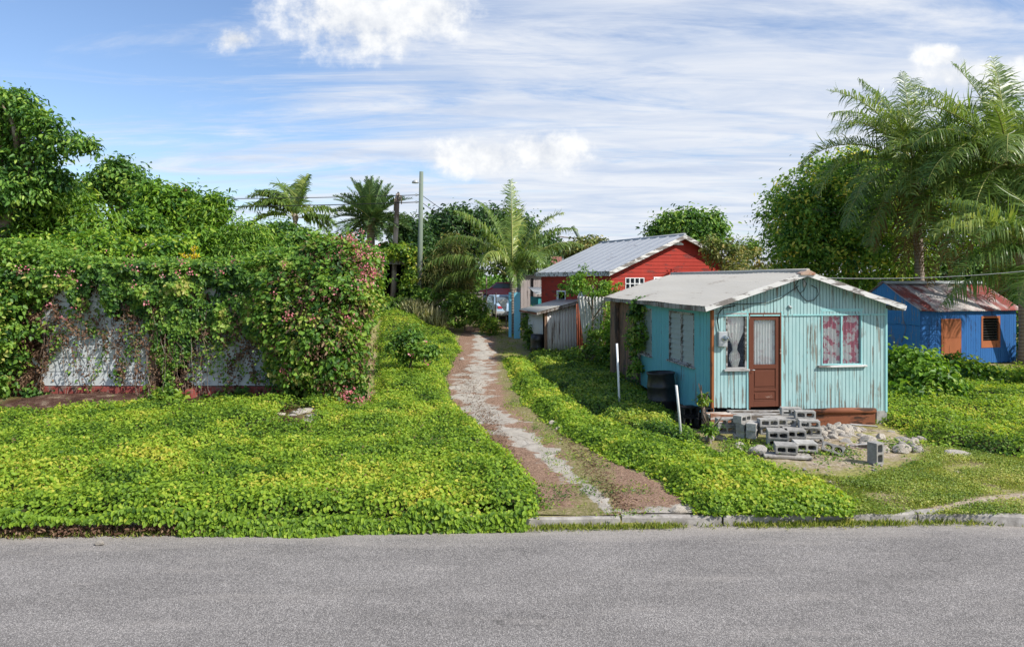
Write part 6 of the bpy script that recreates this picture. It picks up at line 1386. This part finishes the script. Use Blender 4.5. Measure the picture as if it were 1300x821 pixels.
# ------------------------------------------------------------------ PALMS
def frond(L, elev, az, droop, nl, leafL, leafW, mat, parent, origin, hang=.5, twist=0, dead=False, stiff=False, seed=0):
    r_ = np.random.RandomState(seed); n = 16; p = np.zeros(3); pts = [p.copy()]; e = elev; h = np.array([math.cos(az), math.sin(az), 0])
    for i in range(n):
        e -= droop / n * (.35 + 1.3 * i / n); d = h * math.cos(e) + np.array([0, 0, math.sin(e)]); p = p + d * L / n; pts.append(p.copy())
    A = np.array(pts); o = MB(); o.tube([Vector(q) for q in A], [max(.004, .035 * (1 - t) ** .8 * (L / 4)) for t in np.linspace(0, 1, n + 1)], 5, False)
    s = np.linspace(.14 if not stiff else .1, 1.0, nl); P = np.stack([np.interp(s, np.linspace(0, 1, n + 1), A[:, k]) for k in range(3)], 1)
    tg = unit(np.gradient(P, axis=0)); side0 = np.cross(tg, np.array([0, 0, 1.0])); side0 = unit(side0); upv = np.cross(side0, tg)
    V = []; Q = []; a = []; tw = twist
    prof = np.clip(np.sin(np.pi * (s * .86 + .1)) ** .7, .1, 1)
    for sg in (-1, 1):
        ang = (.22 if not stiff else .6) + r_.normal(size=nl) * .12
        sd_ = side0 * math.cos(tw) + upv * math.sin(tw) * sg
        d0 = unit(sd_ * sg * .9 + tg * (.5 if not stiff else .8) + upv * ang[:, None] + r_.normal(size=(nl, 3)) * .07)
        LL = leafL * prof * (1 + r_.normal(size=nl) * .14) * np.where(r_.rand(nl) < .08, .45, 1)
        g_ = np.array([0, 0, -1.0]); hg = hang * (1 + .3 * r_.normal(size=nl) + (0 if stiff else .5) * np.repeat(r_.normal(size=nl // 6 + 1), 6)[:nl])
        m1 = P + d0 * LL[:, None] * .4; d1 = unit(d0 + g_ * hg[:, None]); m2 = m1 + d1 * LL[:, None] * .35; d2 = unit(d1 + g_ * hg[:, None] * 1.2); m3 = m2 + d2 * LL[:, None] * .3
        wv = unit(np.cross(d0, upv) + r_.normal(size=(nl, 3)) * .2); w = leafW * (.6 + .4 * prof)[:, None]
        b = sum(len(v) for v in V)
        V.append(np.stack([P - wv * w * .35, P + wv * w * .35, m1 - wv * w * .5, m1 + wv * w * .5, m2 - wv * w * .35, m2 + wv * w * .35, m3], 1).reshape(-1, 3)); i = b + np.arange(nl)[:, None] * 7
        Q.append(i + [0, 1, 3, 2]); Q.append(i + [2, 3, 5, 4]); Q.append(np.concatenate([i + [4, 5, 6], i + [6]], 1)[:, :3].repeat(1, 0)); 
        a.append(np.repeat(np.clip(.42 + .3 * r_.normal(size=1) * .35 + .1 * r_.normal(size=nl), 0, 1), 7))
    quads = np.concatenate([q for q in Q if q.shape[1] == 4]); tris = np.concatenate([q for q in Q if q.shape[1] == 3])
    b = sum(len(v) for v in V); RV = np.array([tuple(v) for v in o.v]); RQ = np.array(o.f) + b
    Vv = np.concatenate(V + [RV]); at__ = np.concatenate(a + [np.full(len(RV), .6)])
    return npmesh('frond', Vv + np.array(origin), [quads, RQ, tris], [mat, M['rachis'] if not dead else fol_palmdead], {'v': at__}, parent, mat_idx=np.concatenate([np.zeros(len(quads)), np.ones(len(RQ)), np.zeros(len(tris))]))
def palm(label, base, top, fr_list, r0, L, leafL, leafW, nl=64, mat=None, group=None, nuts=0, seed=1, hang=.5, stiff=False, name='coconut_palm', bend=.4, dead=None):
    r_ = random.Random(seed); b = Vector(base); root = empty(name, b); t = Vector(top) - b
    pts = [Vector((t.x * k ** (1 + bend), t.y * k, t.z * k)) for k in [i / 12 for i in range(13)]]; pts[0] -= Vector((0, 0, .3))
    MB().tube(pts, [r0 * (1.35 if i == 0 else 1.12 - .35 * i / 12) * (1 + .04 * (i % 2)) for i in range(13)], 12).build('trunk', M['palm_bark'], root)
    for i, (az, el, dr, ls) in enumerate(fr_list):
        frond(L * ls, R(el), R(az), R(dr), nl, leafL * (.7 + .3 * ls), leafW, mat or fol_palm, root, tuple(t + Vector((math.cos(R(az)) * .1, math.sin(R(az)) * .1, r_.uniform(-.1, .1)))), hang * r_.uniform(.7, 1.4), r_.uniform(-.5, .5), False, stiff, seed * 100 + i)
    for i, (az, el, dr, ls) in enumerate(dead or ()):
        f = frond(L * ls, R(el), R(az), R(dr), int(nl * .7), leafL * .8, leafW, fol_palmdead, root, tuple(t + Vector((0, 0, -.25))), 1.6, .3, True, False, seed * 100 + 60 + i); f['label'] = 'dry brown hanging frond'
    for i in range(nuts):
        a = r_.uniform(0, 6.28); m = MB(); m.lathe([(0, .14), (.07, .12), (.11, .03), (.09, -.08), (0, -.14)], 10, (t.x + .28 * math.cos(a), t.y + .28 * math.sin(a), t.z - .2 + r_.uniform(-.2, .05))); m.build('coconut', M['coconut'], root)
    MB().lathe([(r0 * .8, -.35), (r0 * 1.2, -.1), (r0 * 1.0, .2), (0, .5)], 10, tuple(t)).build('crown_shaft', M['palm_bark'], root)
    return tag(root, label, 'palm', group)
# azimuth: 0 = right, 90 = away, 180 = left, 270 = towards the camera; (az, elevation, droop, length)
# middle palm
D = 39
palm('young coconut palm in the middle, its trunk foot by light blue posts', gbase(652, D), at(651, 350, D),
     [(95, 85, 20, 1.15), (150, 80, 45, 1.05), (20, 74, 60, 1.0), (205, 72, 65, 1.05), (345, 66, 75, .95), (170, 60, 95, 1.05), (8, 54, 75, .95), (185, 38, 80, 1.1), (178, 18, 80, 1.05), (240, 58, 120, .8), (300, 60, 120, .75), (60, 55, 90, .9), (120, 55, 90, .95), (352, 26, 100, .75), (275, 30, 110, .6), (80, 70, 60, 1.0)],
     .2, 4.6, .95, .06, 78, seed=2, hang=1.1)
# right palms
D = 31.5
palm('tall coconut palm left of the pair at the right, with old fronds hanging', gbase(1166, 33), at(1160, 210, D),
     [(90, 86, 18, .95), (60, 80, 35, 1.0), (150, 80, 40, 1.0), (110, 74, 40, 1.05), (180, 66, 60, 1.05), (20, 64, 60, 1.0), (200, 50, 90, 1.05), (350, 50, 85, 1.0), (165, 40, 100, 1.1), (185, 20, 95, 1.05), (215, 10, 80, 1.1), (240, 5, 70, 1.0), (200, -10, 70, 1.05), (260, 10, 80, 1.0), (300, 10, 80, 1.0), (330, 20, 90, 1.05), (355, 8, 80, 1.0), (225, 55, 90, .9), (315, 60, 80, .9), (280, 45, 95, .8), (250, -25, 50, 1.1), (310, -20, 60, 1.0), (190, 58, 75, 1.0), (270, 30, 100, .95), (255, 0, 60, 1.0), (285, -10, 60, 1.0), (235, 35, 100, 1.0), (320, 40, 100, .95), (210, -30, 50, 1.0)],
     .2, 4.6, 1.2, .052, 66, seed=3, hang=.85, nuts=5, dead=[(200, -45, 30, .9), (280, -50, 30, 1.0), (330, -40, 40, 1.0), (240, -55, 25, .9), (265, -68, 15, 1.1), (300, -65, 15, 1.0), (225, -66, 15, 1.0)])
D = 28.5
palm('tall coconut palm at the right edge with orange coconuts', gbase(1300, 30), at(1282, 212, D),
     [(95, 86, 15, 1.0), (70, 82, 25, 1.0), (130, 78, 30, 1.05), (160, 68, 50, 1.05), (20, 70, 55, 1.0), (180, 56, 70, 1.1), (195, 42, 90, 1.1), (350, 50, 85, 1.0), (205, 24, 90, 1.15), (175, 14, 70, 1.1), (190, -8, 60, 1.15), (220, -5, 75, 1.1), (240, -20, 60, 1.0), (260, 15, 85, 1.0), (300, 5, 80, 1.0), (330, 20, 80, 1.0), (0, 15, 80, 1.0), (225, 60, 80, .9), (280, 60, 85, .85), (210, 34, 100, 1.05), (270, -30, 50, 1.0), (150, 52, 75, 1.0), (183, 30, 60, 1.15), (270, 30, 100, .95), (250, 0, 70, 1.05), (285, -10, 60, 1.0), (235, 35, 100, 1.05), (205, -25, 50, 1.1), (228, -40, 45, 1.0)],
     .2, 4.6, 1.2, .052, 66, seed=4, hang=.85, nuts=7, dead=[(190, -50, 30, 1.0), (230, -55, 30, 1.1), (170, -40, 40, 1.0), (260, -50, 30, .9), (275, -66, 15, 1.1), (215, -66, 15, 1.1), (300, -60, 20, 1.0)])
D = 23.5
palm('low coconut palm beyond the right edge, fronds arching over the blue house roof', gbase(1350, 24), at(1352, 345, D),
     [(185, 42, 70, 1.1), (192, 26, 85, 1.05), (200, 52, 95, 1.0), (178, 12, 70, .95), (170, 55, 80, 1.0), (215, 20, 90, .9), (150, 60, 60, 1.0), (100, 70, 50, 1.0), (60, 60, 60, 1.0), (20, 50, 80, 1.0), (340, 40, 90, 1.0), (300, 40, 90, .9), (250, 40, 90, .9), (0, 20, 80, 1.0)],
     .2, 4.3, 1.1, .045, 96, seed=5, hang=1.1)
# small windblown palm and date palm on the skyline
D = 56
palm('small windblown coconut palm on the skyline above the ruin vines', gbase(372, D), at(375, 276, D),
     [(100, 80, 60, .95), (150, 78, 70, 1.0), (180, 66, 80, 1.0), (175, 50, 70, 1.1), (190, 30, 60, 1.15), (172, 72, 90, .95), (60, 76, 20, .95), (10, 40, 80, .85), (350, 12, 60, .9), (20, 20, 90, .8), (200, 12, 70, .9), (220, 50, 90, .8), (300, 40, 90, .7), (130, 60, 70, .9), (185, 58, 95, .9), (0, 0, 70, .8)],
     .2, 3.8, 1.2, .11, 56, seed=6, hang=.7)
rr = random.Random(11); D = 44
fl = []
for ring, (el, cnt, dr, ls) in enumerate(((84, 6, 10, 1.0), (66, 11, 22, 1.02), (45, 13, 34, 1.02), (22, 14, 42, 1.0), (0, 14, 45, .98), (-24, 12, 35, .85))):
    for k in range(cnt): fl.append((360 * k / cnt + ring * 17 + rr.uniform(-6, 6), el + rr.uniform(-5, 5), dr, ls * rr.uniform(.92, 1.05)))
palm('date palm with a dense round crown of stiff fronds left of the dead trunk', gbase(470, D), at(471, 279, D), fl, .28, 2.5, .5, .06, 50, mat=fol_date, seed=7, hang=.08, stiff=True, name='date_palm')
# far vegetation closing the horizon
rs = np.random.RandomState(71)
n = 52000; a_ = rs.rand(n) * 2.6 - 1.3; r_ = 95 + 12 * rs.rand(n); x = np.sin(a_) * r_; y = np.cos(a_) * r_; h = 3.0 * (.55 + .9 * fbm(x * .09 + 30, y * .09, 4)); z = gz(x, y) + h * rs.rand(n)
tag(Leaves().add(np.stack([x, y, z], 1), rs.normal(size=(n, 3)) * .5 + [0, -.5, .7], rdir(n), .75 * rnd(n, .6, 1.2), .5, np.clip(fbm(x * .1, y * .1) + rs.normal(size=n) * .15, 0, 1)).build('distant_woodland', fol_dark), kind='stuff')
